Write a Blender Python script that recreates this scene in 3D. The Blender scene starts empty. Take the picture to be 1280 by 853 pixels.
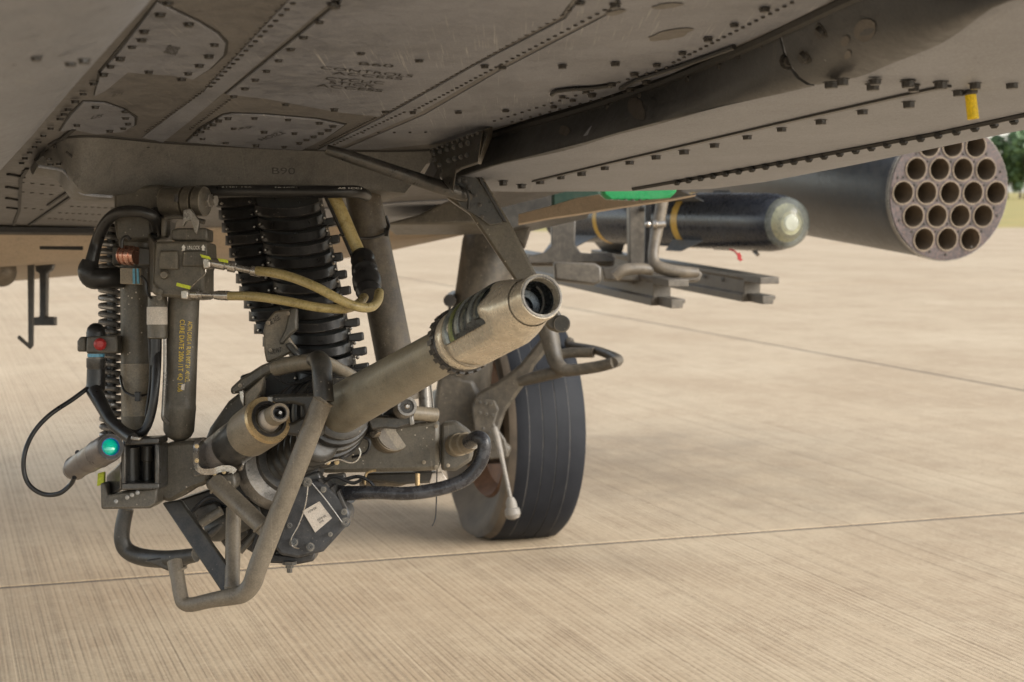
import bpy, bmesh, math, random
from mathutils import Vector, Matrix
random.seed(7)
SC = bpy.context.scene
COL = SC.collection
# ------------------------------------------------------------------ camera
F = 2100.0                       # focal length in photograph pixels (1280 wide)
CAM_H = 0.94
PITCH = math.atan((426.5 - 240) / F)
FWD = Vector((0, math.cos(PITCH), -math.sin(PITCH)))
UP = Vector((0, math.sin(PITCH), math.cos(PITCH)))
RT = Vector((1, 0, 0))
CAM = Vector((0, 0, CAM_H))
cd = bpy.data.cameras.new('camera')
co = bpy.data.objects.new('camera', cd); COL.objects.link(co)
co.location = CAM; co.rotation_euler = (math.pi / 2 - PITCH, 0, 0)
cd.sensor_width = 36; cd.lens = F / 1280 * 36
cd.clip_start = 0.05; cd.clip_end = 3000
cd.dof.use_dof = True; cd.dof.focus_distance = 2.15; cd.dof.aperture_fstop = 11
SC.camera = co
# ------------------------------------------------------------------ light
SUN_EL, SUN_AZ = math.radians(28), math.radians(116)
w = bpy.data.worlds.new('World'); SC.world = w; w.use_nodes = True
nt = w.node_tree
sky = nt.nodes.new('ShaderNodeTexSky'); sky.sky_type = 'NISHITA'; sky.sun_disc = False
sky.sun_elevation = SUN_EL; sky.sun_rotation = SUN_AZ
sky.air_density = 1.2; sky.dust_density = 1.1; sky.ozone_density = 0.4
bg = nt.nodes['Background']; bg.inputs['Strength'].default_value = 0.15
hs = nt.nodes.new('ShaderNodeHueSaturation'); hs.inputs['Saturation'].default_value = .38
nt.links.new(sky.outputs[0], hs.inputs['Color']); nt.links.new(hs.outputs[0], bg.inputs[0])
sl = bpy.data.lights.new('sun', 'SUN'); sl.energy = 2.0; sl.angle = math.radians(36); sl.color = (1, .95, .87)
so = bpy.data.objects.new('sun', sl); COL.objects.link(so)
sd = Vector((math.sin(SUN_AZ) * math.cos(SUN_EL), math.cos(SUN_AZ) * math.cos(SUN_EL), math.sin(SUN_EL)))
so.rotation_euler = sd.to_track_quat('Z', 'Y').to_euler()
SC.view_settings.view_transform = 'Standard'; SC.view_settings.look = 'None'
SC.view_settings.exposure = 0.92; SC.view_settings.gamma = 1
SC.cycles.max_bounces = 8; SC.cycles.diffuse_bounces = 5
SC.cycles.use_denoising = True
# ------------------------------------------------------------------ places
def ray(px, py):
    return FWD + RT * ((px - 640) / F) + UP * (-(py - 426.5) / F)
def V(px, py, d):                # point d metres in front of the lens
    return CAM + ray(px, py) * d
def pr(r, d):                    # size of r photo pixels at distance d
    return r * d / F
def ground(px, py):
    r = ray(px, py); return CAM + r * (-CAM_H / r.z)
AFT = ray(-80, 435).normalized()            # the aircraft's long axis, nose up 5 degrees
LAT = Vector((AFT.y, -AFT.x, 0)).normalized()
NUP = LAT.cross(AFT).normalized()
AFTH = Vector((AFT.x, AFT.y, 0)).normalized()
ORG = V(350, 190, 2.5)
def belly(px, py, off=0.0):      # point on the belly plane, or on one lying off metres lower
    r = ray(px, py); q = ORG - NUP * off
    return CAM + r * ((q - CAM).dot(NUP) / r.dot(NUP))
def usw(p):
    v = p - ORG; return v.dot(LAT), v.dot(AFT), -v.dot(NUP)
def FP(u, s, w): return ORG + LAT * u + AFT * s - NUP * w
# ------------------------------------------------------------------ materials
def hx(h): 
    return tuple(((int(h[i:i+2],16)/255)**2.2) for i in (0,2,4))
class NG:
    def __init__(s, name):
        s.m = bpy.data.materials.new(name); s.m.use_nodes = True
        s.t = s.m.node_tree; s.b = s.t.nodes['Principled BSDF']
        s.tc = s.t.nodes.new('ShaderNodeTexCoord')
    def n(s, typ, **k):
        x = s.t.nodes.new(typ)
        for a, v in k.items():
            if a.startswith('i_'):
                key = a[2:]; key = int(key) if key.isdigit() else key.replace('_', ' ')
                x.inputs[key].default_value = v
            else: setattr(x, a, v)
        return x
    def l(s, a, b): s.t.links.new(a, b)
    def co(s, sx=1, sy=1, sz=1, rot=(0,0,0), src='Object'):
        mp = s.n('ShaderNodeMapping'); mp.inputs['Scale'].default_value = (sx, sy, sz); mp.inputs['Rotation'].default_value = rot
        s.l(s.tc.outputs[src], mp.inputs[0]); return mp.outputs[0]
    def noise(s, scale, detail=4, rough=.6, vec=None, dist=0):
        x = s.n('ShaderNodeTexNoise', i_Scale=scale, i_Detail=detail, i_Roughness=rough, i_Distortion=dist)
        s.l(vec if vec is not None else s.tc.outputs['Object'], x.inputs['Vector']); return x.outputs[0]
    def ramp(s, v, a, b, va=0., vb=1.):
        x = s.n('ShaderNodeMapRange', i_1=a, i_2=b, i_3=va, i_4=vb); x.clamp = True
        s.l(v, x.inputs[0]); return x.outputs[0]
    def mix(s, fac, a, b, blend='MIX'):
        x = s.n('ShaderNodeMix', data_type='RGBA', blend_type=blend)
        for sock, v in ((x.inputs[0], fac), (x.inputs[6], a), (x.inputs[7], b)):
            if hasattr(v, 'links'): s.l(v, sock)
            elif isinstance(v, (int, float)): sock.default_value = v
            else: sock.default_value = (*v[:3], 1)
        return x.outputs[2]
    def mul(s, a, b, op='MULTIPLY'):
        x = s.n('ShaderNodeMath', operation=op)
        for i, v in enumerate((a, b)):
            if hasattr(v, 'links'): s.l(v, x.inputs[i])
            else: x.inputs[i].default_value = v
        return x.outputs[0]
    def bump(s, h, strength=.3, dist=.001):
        x = s.n('ShaderNodeBump', i_Strength=strength, i_Distance=dist); s.l(h, x.inputs['Height'])
        s.l(x.outputs[0], s.b.inputs['Normal'])
    def base(s, c):
        if hasattr(c, 'links'): s.l(c, s.b.inputs['Base Color'])
        else: s.b.inputs['Base Color'].default_value = (*c[:3], 1)
    def rough(s, r):
        if hasattr(r, 'links'): s.l(r, s.b.inputs['Roughness'])
        else: s.b.inputs['Roughness'].default_value = r
M = {}
def weathered(name, c, rough=.55, metal=0., var=.25, dust=.35, dustc=(.36,.29,.21), speck=.0, scratch=.0, sc=1., bump=.25, edge=0.):
    """paint, rubber or metal with cloudy tone, dust film, light specks and scratches"""
    g = NG(name); c = Vector(c)
    n1 = g.noise(7*sc, 6, .7); n2 = g.noise(60*sc, 5, .7); n0 = g.noise(420*sc, 2, .6)
    col = g.mix(g.ramp(n1, .32, .68), c*(1-var), c*(1+var))
    col = g.mix(g.mul(g.ramp(n2, .46, .72), dust), col, dustc)
    col = g.mix(g.mul(g.ramp(n2, .48, .30), .45), col, c*.45)
    col = g.mix(g.mul(g.ramp(n0, .5, .75), .3), col, c*1.9)
    col = g.mix(g.mul(g.ramp(n0, .46, .28), .35), col, c*.4)
    if scratch:
        for ang, sd in ((.5, 1), (-.9, 2.3), (1.4, 5)):
            n3 = g.noise(9*sc, 3, .5, g.co(60, .7, .9, (.2*sd, .3, ang)))
            n4 = g.noise(5*sc, 2, .5, g.co(1, 1, 1, (ang, sd, 0)))
            f = g.mul(g.mul(g.ramp(n3, .64, .74), g.ramp(n4, .5, .62)), scratch)
            col = g.mix(f, col, Vector(dustc)*1.5)
    if speck:
        vo = g.n('ShaderNodeTexVoronoi', i_Scale=120*sc); g.l(g.tc.outputs['Object'], vo.inputs['Vector'])
        n5 = g.noise(25*sc, 2)
        f = g.mul(g.mul(g.ramp(vo.outputs['Distance'], .16, .1), g.ramp(n5, .5, .6)), speck)
        col = g.mix(f, col, (.6, .52, .42))
    if edge:
        bv = g.n('ShaderNodeBevel', samples=4); bv.inputs['Radius'].default_value = .003
        ge = g.n('ShaderNodeNewGeometry'); dt = g.n('ShaderNodeVectorMath', operation='DOT_PRODUCT')
        g.l(bv.outputs[0], dt.inputs[0]); g.l(ge.outputs['Normal'], dt.inputs[1])
        f = g.mul(g.mul(g.ramp(dt.outputs['Value'], .985, .88), g.ramp(g.noise(45*sc, 4, .7), .42, .58)), edge)
        col = g.mix(f, col, Vector(dustc)*1.45)
    g.base(col); g.b.inputs['Metallic'].default_value = metal
    g.rough(g.ramp(n2, .3, .8, max(.05, rough-.12), min(1, rough+.15)))
    n6 = g.noise(220*sc, 3, .6); g.bump(n6, bump, .0008)
    M[name] = g.m; return g.m
weathered('belly_paint', (.180,.189,.222), .46, var=.26, dust=.38, scratch=.9, dustc=(.30,.30,.30), sc=1)
weathered('belly_primer', (.120,.116,.116), .5, var=.2, dust=.25, scratch=.4, dustc=(.25,.225,.2))
weathered('seeker_bowl', (.30,.27,.17), .3, metal=.4, var=.2, dust=.2)
weathered('slot_green', (.15,.17,.06), .4, metal=.2, var=.7, dust=.7, dustc=(.03,.035,.035), sc=5, speck=.4)
weathered('slot_grey', (.27,.29,.28), .35, metal=.5, var=.6, dust=.7, dustc=(.035,.045,.05), sc=5, speck=.4)
weathered('bore_metal', (.09,.097,.10), .25, metal=.8, var=.5, dust=.5, dustc=(.04,.045,.05), sc=4)
weathered('shaded_green', (.004,.03,.018), .6, var=.2, dust=.08)  # the cover's green darkened, shade painted into the flap
weathered('cord_grey', (.21,.19,.165), .6, var=.15, dust=.3)
weathered('side_paint', (.194,.204,.232), .5, var=.1, dust=.15, scratch=.2, dustc=(.30,.27,.235))
weathered('fairing_paint', (.15,.145,.135), .5, var=.16, dust=.18, scratch=.25, dustc=(.29,.26,.22))
weathered('bay_lit_paint', (.264,.276,.310), .55, var=.1, dust=.15, scratch=.25, dustc=(.35,.33,.31))  # hull paint lightened, extra light under the bay put into the colour
weathered('sponson_strip_shade', (.050,.051,.053), .42, var=.35, dust=.2, scratch=.25, dustc=(.085,.08,.07))  # shade of the bay's inner edge given as a dark colour
weathered('bounce_lit_paint', (.47,.38,.285), .6, var=.14, dust=.25, dustc=(.42,.33,.23))  # hull paint lightened to tan, ground bounce put into the colour
OLIVE = (.088, .079, .064)
weathered('olive_paint', OLIVE, .45, var=.28, dust=.25, speck=.35, scratch=.3, dustc=(.22,.185,.14), edge=0.8)
weathered('olive_worn', (.108,.095,.073), .45, var=.3, dust=.3, speck=.9, scratch=.35, dustc=(.24,.20,.15), edge=0.9)
weathered('olive_light', (.215,.18,.13), .45, var=.25, dust=.35, speck=.25, scratch=.25, edge=0.6)
weathered('gear_paint', (.125,.103,.076), .5, var=.38, dust=.5, dustc=(.25,.20,.14), speck=.3, scratch=.2, edge=0.6)
weathered('leg_paint', (.066,.055,.041), .5, var=.45, dust=.5, dustc=(.16,.13,.092), speck=.4, scratch=.4, edge=0.7)
weathered('guard_paint', (.155,.130,.097), .48, var=.22, dust=.35, dustc=(.26,.215,.155), speck=.15, scratch=.25, edge=0.5)
weathered('black_rubber', (.016,.0155,.0155), .36, var=.35, dust=.15, dustc=(.10,.09,.075))
weathered('black_metal', (.024,.023,.023), .38, var=.35, dust=.2, speck=.2, dustc=(.14,.12,.1), edge=0.6)
weathered('motor_case', (.042,.043,.047), .42, var=.3, dust=.3, speck=.3, dustc=(.12,.115,.105), sc=2, edge=0.8)
weathered('dark_part', (.042,.039,.034), .42, var=.35, dust=.25, speck=.35, dustc=(.16,.135,.1), edge=0.7)
weathered('fastener_black', (.034,.031,.028), .38, var=.4, dust=.25, dustc=(.16,.14,.12), sc=3)
weathered('gunmetal', (.075,.073,.070), .36, metal=.5, var=.3, dust=.25, dustc=(.2,.17,.13), edge=0.8)
weathered('fitting_steel', (.5,.47,.43), .27, metal=.85, var=.25, dust=.25)
weathered('spring_steel', (.27,.26,.25), .33, metal=.6, var=.25, dust=.25)
weathered('grey_metal', (.27,.255,.235), .34, metal=.5, var=.25, dust=.3)
weathered('bright_metal', (.48,.44,.39), .3, metal=.9, var=.2, dust=.2)
weathered('barrel_metal', (.27,.245,.19), .40, metal=.35, var=.22, dust=.35, scratch=.4, dustc=(.27,.23,.165), sc=1.6)
weathered('brake_metal', (.66,.59,.475), .29, metal=.55, var=.22, dust=.28, dustc=(.42,.33,.22), sc=.7, bump=.05)
weathered('soot', (.02,.022,.024), .3, metal=.3, var=.6, dust=.5, dustc=(.12,.145,.14), sc=2.5, bump=.8)
weathered('bare_slot', (.045,.05,.052), .35, metal=.4, var=.8, dust=.7, dustc=(.26,.27,.18), sc=4, speck=.6, bump=.8)
weathered('copper', (.5,.28,.21), .25, metal=.9, var=.3, dust=.1)
weathered('gold_metal', (.52,.38,.2), .35, metal=.5, var=.3, dust=.35, sc=2)
weathered('hose_tan', (.40,.315,.135), .34, var=.2, dust=.3, dustc=(.48,.40,.23))
weathered('blue_coating', (.02,.13,.55), .2, var=.2, dust=0)
weathered('lime_tag', (.55,.62,.03), .5, var=.15, dust=.08)
weathered('yellow_plastic', (.85,.60,.01), .45, var=.08, dust=.05)
weathered('green_cover', (.012,.24,.075), .5, var=.15, dust=.08)
weathered('red_cap', (.40,.03,.03), .45, var=.15, dust=.15)
weathered('blue_tape', (.10,.33,.48), .5, var=.2, dust=.2)
weathered('tape_black', (.028,.028,.032), .28, var=.35, dust=.3, dustc=(.19,.195,.21), sc=1.1, bump=.6)
weathered('label_white', (.60,.54,.47), .55, var=.12, dust=.4, dustc=(.36,.29,.23), sc=2)
weathered('pod_body', (.052,.057,.064), .42, var=.3, dust=.35, dustc=(.17,.145,.115))
weathered('pod_face', (.074,.063,.065), .42, metal=.3, var=.35, dust=.7, dustc=(.22,.135,.11), sc=2)
weathered('pod_tube', (.20,.155,.11), .5, metal=.2, var=.2, dust=.3)
weathered('missile_body', (.026,.029,.037), .30, var=.35, dust=.22, dustc=(.07,.07,.075), scratch=.3, bump=.06)
weathered('band_gold', (.60,.36,.05), .4, var=.2, dust=.15)
weathered('fin_grey', (.16,.165,.17), .4, metal=.3, var=.25, dust=.3)
weathered('rail_paint', (.092,.079,.063), .48, var=.28, dust=.35, dustc=(.24,.2,.15), scratch=.3, edge=0.7)
weathered('cylinder_paint', (.27,.245,.23), .38, metal=.3, var=.2, dust=.25)
weathered('sensor_paint', (.15,.13,.118), .38, metal=.3, var=.2, dust=.25)
weathered('stencil', (.028,.027,.026), .6, var=.3, dust=.3, dustc=(.12,.11,.1), sc=3)
weathered('stencil_white', (.75,.73,.68), .6, var=.1, dust=.1)
weathered('stencil_yellow', (.75,.53,.05), .6, var=.3, dust=.35, sc=3, dustc=(.16,.14,.09))
weathered('sealant', (.022,.021,.02), .6, var=.3, dust=.15, dustc=(.1,.09,.08))
weathered('stain', (.095,.085,.075), .45, var=.15, dust=.1, dustc=(.16,.14,.12))
weathered('rust_hub', (.17,.085,.048), .65, var=.5, dust=.4, dustc=(.28,.17,.10), sc=2)
weathered('groove_dust', (.075,.075,.076), .8, var=.2, dust=.3)
g = NG('lens_coating'); g.base((.0, .72, .48)); g.rough(.12)
g.b.inputs['Coat Weight'].default_value = 1; g.b.inputs['Emission Color'].default_value = (0, .8, .55, 1); g.b.inputs['Emission Strength'].default_value = .0; M['lens_coating'] = g.m
g = NG('dome_glass'); g.base((.75,.78,.68)); g.rough(.04); g.b.inputs['Transmission Weight'].default_value = .85; g.b.inputs['IOR'].default_value = 1.3; M['dome_glass'] = g.m
g = NG('tyre_rubber')
n = g.noise(14, 5, .65); n2 = g.noise(160, 3)
g.base(g.mix(g.mul(g.ramp(n, .35, .75), .5), (.0125,.014,.018), (.026,.028,.034))); g.rough(.62); g.b.inputs['Specular IOR Level'].default_value = .22; g.bump(n2, .35, .001); M['tyre_rubber'] = g.m
g = NG('tyre_side')
n = g.noise(9, 5, .65); n2 = g.noise(120, 3)
g.base(g.mix(g.ramp(n, .3, .7), (.055,.045,.036), (.15,.115,.08))); g.rough(.75); g.bump(n2, .4, .001); M['tyre_side'] = g.m
# broomed concrete
ANG = math.atan2(AFTH.y, AFTH.x)
def concrete():
    g = NG('concrete')
    rot = g.n('ShaderNodeVectorRotate', rotation_type='Z_AXIS'); rot.inputs['Angle'].default_value = -ANG
    geo = g.n('ShaderNodeNewGeometry'); g.l(geo.outputs['Position'], rot.inputs['Vector'])
    def mp(sx, sy, sz):
        m = g.n('ShaderNodeMapping'); m.inputs['Scale'].default_value = (sx, sy, sz); g.l(rot.outputs[0], m.inputs[0]); return m.outputs[0]
    sep = g.n('ShaderNodeSeparateXYZ'); g.l(rot.outputs[0], sep.inputs[0])
    warp = g.noise(1, 3, .6, mp(.3, 3, 1))
    tine = g.noise(1, 4, .8, mp(.10, 95, 1)); tine2 = g.noise(1, 3, .8, mp(.25, 210, 1)); light = g.noise(1, 3, .8, mp(.12, 150, 1))
    ph = g.mul(g.mul(sep.outputs['Y'], 6.28318/.0165), g.mul(warp, 3), 'ADD'); per = g.ramp(g.mul(ph, 0, 'SINE'), .25, 1.0)
    big = g.noise(.6, 6, .68, rot.outputs[0]); mid = g.noise(3.0, 7, .72, rot.outputs[0]); med = g.noise(14, 6, .72, rot.outputs[0]); tiny = g.noise(85, 5, .78, rot.outputs[0]); pit = g.noise(260, 2, .6, rot.outputs[0])
    patch = g.ramp(med, .30, .62, .45, 1.0); patch2 = g.ramp(mid, .30, .60)
    gr1 = g.mul(g.mul(g.ramp(tine, .52, .68), patch), g.ramp(tiny, .28, .52, .35, 1.0)); gr2 = g.mul(g.mul(per, patch), g.mul(patch2, g.ramp(tiny, .30, .52, .4, 1.0))); gr3 = g.mul(g.ramp(tine2, .53, .66), g.ramp(tiny, .35, .6))
    c = g.mix(g.ramp(big, .36, .64), (0.431,0.320,0.204), (0.535,0.423,0.287))
    c = g.mix(g.mul(g.ramp(mid, .47, .70), .55), c, (0.371,0.263,0.163))
    c = g.mix(g.mul(g.ramp(med, .50, .72), .26), c, (0.337,0.240,0.150))
    c = g.mix(g.mul(g.ramp(med, .46, .30), .35), c, (0.594,0.479,0.333))
    c = g.mix(g.mul(gr1, .62), c, (0.183,0.130,0.081))
    c = g.mix(g.mul(gr2, .38), c, (0.203,0.145,0.093))
    c = g.mix(g.mul(gr3, .45), c, (0.233,0.168,0.106))
    c = g.mix(g.mul(g.mul(g.ramp(light, .54, .68), patch2), .5), c, (0.673,0.545,0.383))
    c = g.mix(g.mul(g.ramp(tiny, .55, .70), .50), c, (0.213,0.155,0.100))
    c = g.mix(g.mul(g.ramp(tiny, .46, .30), .35), c, (0.653,0.535,0.379))
    c = g.mix(g.mul(g.ramp(pit, .66, .74), .6), c, (0.139,0.101,0.067))
    vo = g.n('ShaderNodeTexVoronoi', i_Scale=1.6); g.l(rot.outputs[0], vo.inputs['Vector'])
    vd = g.mul(vo.outputs['Distance'], g.mul(g.mul(tiny, .5), .75, 'ADD'))
    c = g.mix(g.mul(g.mul(g.ramp(vd, .055, .018), g.ramp(mid, .45, .6)), .6), c, (.13,.10,.075))
    lines = g.mul(g.mul(gr1, gr2, 'ADD'), -.7); fine = tine2
    # oil stains and a soft shadow painted beside the wheel
    for (px, py, sx, sy, k) in ((800, 558, .75, .28, .36), (850, 612, 1.0, .22, .32), (960, 560, 1.0, .35, .20), (690, 698, .6, .1, .28), (1130, 640, .8, .2, .15)):
        p = ground(px, py)
        sub = g.n('ShaderNodeVectorMath', operation='SUBTRACT'); g.l(geo.outputs['Position'], sub.inputs[0]); sub.inputs[1].default_value = p
        m = g.n('ShaderNodeMapping'); m.inputs['Scale'].default_value = (1/sx, 1/(sy*3), 1); g.l(sub.outputs[0], m.inputs[0])
        ln = g.n('ShaderNodeVectorMath', operation='LENGTH'); g.l(m.outputs[0], ln.inputs[0])
        st = g.noise(4.5, 6, .72, rot.outputs[0])
        f = g.mul(g.mul(g.ramp(ln.outputs['Value'], 1.0, .1), g.ramp(st, .3, .62)), k)
        c = g.mix(f, c, (0.148,0.118,0.087))
    g.base(c); g.rough(.85)
    h = g.mul(lines, g.mul(fine, .35), 'ADD'); h = g.mul(h, g.mul(tiny, .5), 'ADD'); g.bump(h, .6, .003)
    M['concrete'] = g.m
concrete()
g = NG('dry_grass'); n = g.noise(.09, 6, .7); n2 = g.noise(.9, 5, .7)
c = g.mix(g.ramp(n, .4, .62), (.40,.29,.09), (.30,.27,.075)); c = g.mix(g.mul(g.ramp(n2, .45, .7), .5), c, (.16,.17,.045)); g.base(c); g.rough(.9); M['dry_grass'] = g.m
g = NG('leaf'); n = g.noise(.35, 4, .6); g.base(g.mix(g.ramp(n, .35, .65), (.055,.105,.045), (.10,.165,.065))); g.rough(.6); M['leaf'] = g.m
g = NG('bark'); n = g.noise(6, 4); g.base(g.mix(n, (.05,.038,.027), (.11,.085,.06))); g.rough(.9); M['bark'] = g.m
# ------------------------------------------------------------------ geometry helpers
def catmull(pts, sub=6):
    out = []; n = len(pts)
    for i in range(n - 1):
        p0 = pts[max(i-1, 0)]; p1 = pts[i]; p2 = pts[i+1]; p3 = pts[min(i+2, n-1)]
        for k in range(sub):
            t = k / sub
            out.append(0.5 * ((2*p1) + (p2-p0)*t + (2*p0-5*p1+4*p2-p3)*t*t + (3*p1-p0-3*p2+p3)*t**3))
    out.append(pts[-1]); return out
def frame(z, ref=None):
    z = z.normalized(); ref = ref or Vector((0, 0, 1))
    if abs(z.dot(ref)) > .97: ref = Vector((0, 1, 0)) if abs(z.y) < .9 else Vector((1, 0, 0))
    x = ref.cross(z).normalized(); return x, z.cross(x).normalized(), z
def tube(bm, pts, r, n=14, smooth=0, caps=True, sect=None):
    """a swept round tube; r one radius or one per control point"""
    rs = list(r) if hasattr(r, '__len__') else [r] * len(pts)
    if smooth:
        vr = [Vector((q, 0, 0)) for q in rs]
        pts = catmull([Vector(p) for p in pts], smooth); rs = [v.x for v in catmull(vr, smooth)]
    rings = []; prev = None
    for i, p in enumerate(pts):
        t = (pts[min(i+1, len(pts)-1)] - pts[max(i-1, 0)]).normalized()
        if prev is None: x, y, _ = frame(t)
        else:
            x = (prev - t * prev.dot(t)).normalized(); y = t.cross(x)
        prev = x
        k = 1.0
        if 0 < i < len(pts) - 1:
            a = (pts[i]-pts[i-1]).normalized(); b = (pts[i+1]-pts[i]).normalized()
            k = 1 / max(.6, math.cos(a.angle(b) / 2)) if a.length and b.length else 1
        if sect: ring = [bm.verts.new(p + x*a*rs[i] + y*b*rs[i]) for a, b in sect]
        else: ring = [bm.verts.new(p + (x*math.cos(2*math.pi*j/n) + y*math.sin(2*math.pi*j/n)) * rs[i]) for j in range(n)]
        rings.append(ring)
    for a, b in zip(rings, rings[1:]):
        m = len(a)
        for j in range(m): bm.faces.new((a[j], a[(j+1) % m], b[(j+1) % m], b[j]))
    if caps: bm.faces.new(rings[0][::-1]); bm.faces.new(rings[-1])
    return bm
def lathe(bm, p0, p1, prof, n=28, cap0=True, cap1=True):
    """profile (t along p0->p1 in 0..1 units, radius in metres)"""
    ax = p1 - p0; x, y, z = frame(ax); rings = []
    for t, r in prof:
        c = p0 + ax * t
        rings.append([bm.verts.new(c + (x*math.cos(2*math.pi*j/n) + y*math.sin(2*math.pi*j/n)) * max(r, 1e-5)) for j in range(n)])
    for a, b in zip(rings, rings[1:]):
        for j in range(n): bm.faces.new((a[j], a[(j+1) % n], b[(j+1) % n], b[j]))
    if cap0: bm.faces.new(rings[0][::-1])
    if cap1: bm.faces.new(rings[-1])
    return bm
def prism(bm, pts, ex):
    a = [bm.verts.new(p) for p in pts]; b = [bm.verts.new(p + ex) for p in pts]; n = len(a)
    bm.faces.new(a); bm.faces.new(b[::-1])
    for i in range(n): bm.faces.new((a[(i+1) % n], a[i], b[i], b[(i+1) % n]))
    return bm
def plate(bm, pxs, d, t):
    """polygon seen at these picture points d metres away, t metres thick going back"""
    pts = []
    for i, q in enumerate(pxs):
        pts.append(V(q[0], q[1], q[2] if len(q) > 2 else d))
    return prism(bm, pts, FWD * t)
def box(bm, c, ax, h):
    x, y, z = ax; vs = []
    for i in (-1, 1):
        for j in (-1, 1):
            for k in (-1, 1): vs.append(bm.verts.new(c + x*(i*h[0]) + y*(j*h[1]) + z*(k*h[2])))
    for f in ((0,1,3,2), (4,6,7,5), (0,4,5,1), (2,3,7,6), (0,2,6,4), (1,5,7,3)): bm.faces.new([vs[i] for i in f])
    return bm
def ribbon(bm, pts, wd, th, smooth=5):
    """flat strip: wd across (along depth), th thick"""
    return tube(bm, pts, 1.0, smooth=smooth, sect=None) if False else tube(bm, pts, 1.0, smooth=smooth, sect=[(-wd/2,-th/2),(wd/2,-th/2),(wd/2,th/2),(-wd/2,th/2)])
def sphere(bm, c, r, n=16):
    bmesh.ops.create_uvsphere(bm, u_segments=n, v_segments=n//2, radius=r, matrix=Matrix.Translation(c)); return bm
def NB(): return bmesh.new()
def part(name, bm, mat, parent=None, bevel=0., smooth=35, kind=None, label=None, seg=2):
    bmesh.ops.recalc_face_normals(bm, faces=bm.faces)
    root = parent
    off = Vector((0, 0, 0))
    while root is not None: off += root.location; root = root.parent
    bmesh.ops.translate(bm, verts=bm.verts, vec=-off)
    me = bpy.data.meshes.new(name); bm.to_mesh(me); bm.free()
    for p in me.polygons: p.use_smooth = True
    me.set_sharp_from_angle(angle=math.radians(smooth))
    me.materials.append(M[mat])
    o = bpy.data.objects.new(name, me); COL.objects.link(o)
    if parent: o.parent = parent
    if bevel:
        m = o.modifiers.new('edge', 'BEVEL'); m.width = bevel; m.segments = seg; m.limit_method = 'ANGLE'; m.angle_limit = math.radians(35); m.harden_normals = False
    if kind: o['kind'] = kind
    if label: o['label'] = label
    return o
def thing(name, loc, label, cat, group=None):
    o = bpy.data.objects.new(name, None); o.empty_display_size = .1; COL.objects.link(o); o.location = loc
    o['label'] = label; o['category'] = cat
    if group: o['group'] = group
    return o
def put(o0, name, parent, loc, rot=None, first=[None]):
    """a repeat of a piece sharing its mesh"""
    c = o0.copy(); COL.objects.link(c); c.parent = parent
    return c
def text(body, p0, p1, up, mat, parent, name='lettering', align='fit', depth=0.0):
    """flat lettering from p0 to p1 (baseline ends), up = vector of the letter height"""
    cu = bpy.data.curves.new(name, 'FONT'); cu.body = body; cu.size = 1
    tmp = bpy.data.objects.new('t', cu); COL.objects.link(tmp)
    me = bpy.data.meshes.new_from_object(tmp)
    bpy.data.objects.remove(tmp); bpy.data.curves.remove(cu)
    xs = [v.co.x for v in me.vertices]; ys = [v.co.y for v in me.vertices]
    x0, x1, y1 = min(xs), max(xs), max(ys)
    off = Vector((0, 0, 0)); r = parent
    while r is not None: off += r.location; r = r.parent
    for v in me.vertices:
        v.co = p0 + (p1-p0) * ((v.co.x-x0)/(x1-x0)) + up * (v.co.y/y1) - off
    me.materials.append(M[mat]); me.name = name
    o = bpy.data.objects.new(name, me); COL.objects.link(o); o.parent = parent
    return o
# ================================================================== the ground
def structure(o): o['kind'] = 'structure'; return o
apron = bpy.data.objects.new('apron', None); COL.objects.link(apron); apron['kind'] = 'structure'
# slabs: the joint at the wheel and the joint out on the apron are the ones in view
J1 = ground(640, 687.5); J2 = ground(740, 390)
HA, HL = AFTH, LAT
sa = J1.dot(HA); su = J2.dot(HL)
LS, WS, GAP = 11.2, 7.5, .024
def slab_mesh(i, j):
    bm = NB()
    s0, s1 = sa + i*LS, sa + (i+1)*LS; u0, u1 = su + j*WS, su + (j+1)*WS
    g = GAP/2
    pts = [HL*(u0+g) + HA*(s0+g), HL*(u1-g) + HA*(s0+g), HL*(u1-g) + HA*(s1-g), HL*(u0+g) + HA*(s1-g)]
    rp = random.uniform(-.0006, .0)
    pts = [Vector((p.x, p.y, rp)) for p in pts]
    prism(bm, pts, Vector((0, 0, -.25))); return bm
for i in range(-2, 3):
    for j in range(-5, 5):
        o = part('concrete_slab', slab_mesh(i, j), 'concrete', apron, bevel=.0012)
bm = NB()
s0, s1 = sa - 2*LS, sa + 3*LS; u0, u1 = su - 5*WS, su + 5*WS
prism(bm, [HL*u0+HA*s0+Vector((0,0,-.003)), HL*u1+HA*s0+Vector((0,0,-.003)), HL*u1+HA*s1+Vector((0,0,-.003)), HL*u0+HA*s1+Vector((0,0,-.003))], Vector((0,0,-.2)))
structure(part('joint_filler', bm, 'sealant', apron))
# field of dry grass beyond the slabs, out to the horizon
bm = NB(); bm.faces.new([bm.verts.new(Vector(p)) for p in ((-1500,-1500,-.16),(1500,-1500,-.16),(1500,2400,-.16),(-1500,2400,-.16))])
structure(part('grass_field', bm, 'dry_grass'))
# ================================================================== the aircraft
HROOT = Vector((ORG.x, ORG.y, 0))
heli = thing('attack_helicopter', HROOT, 'olive drab helicopter whose riveted belly fills the top of the picture', 'helicopter')
def Fb(u, s, w=0): return FP(u, s, w)
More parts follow.
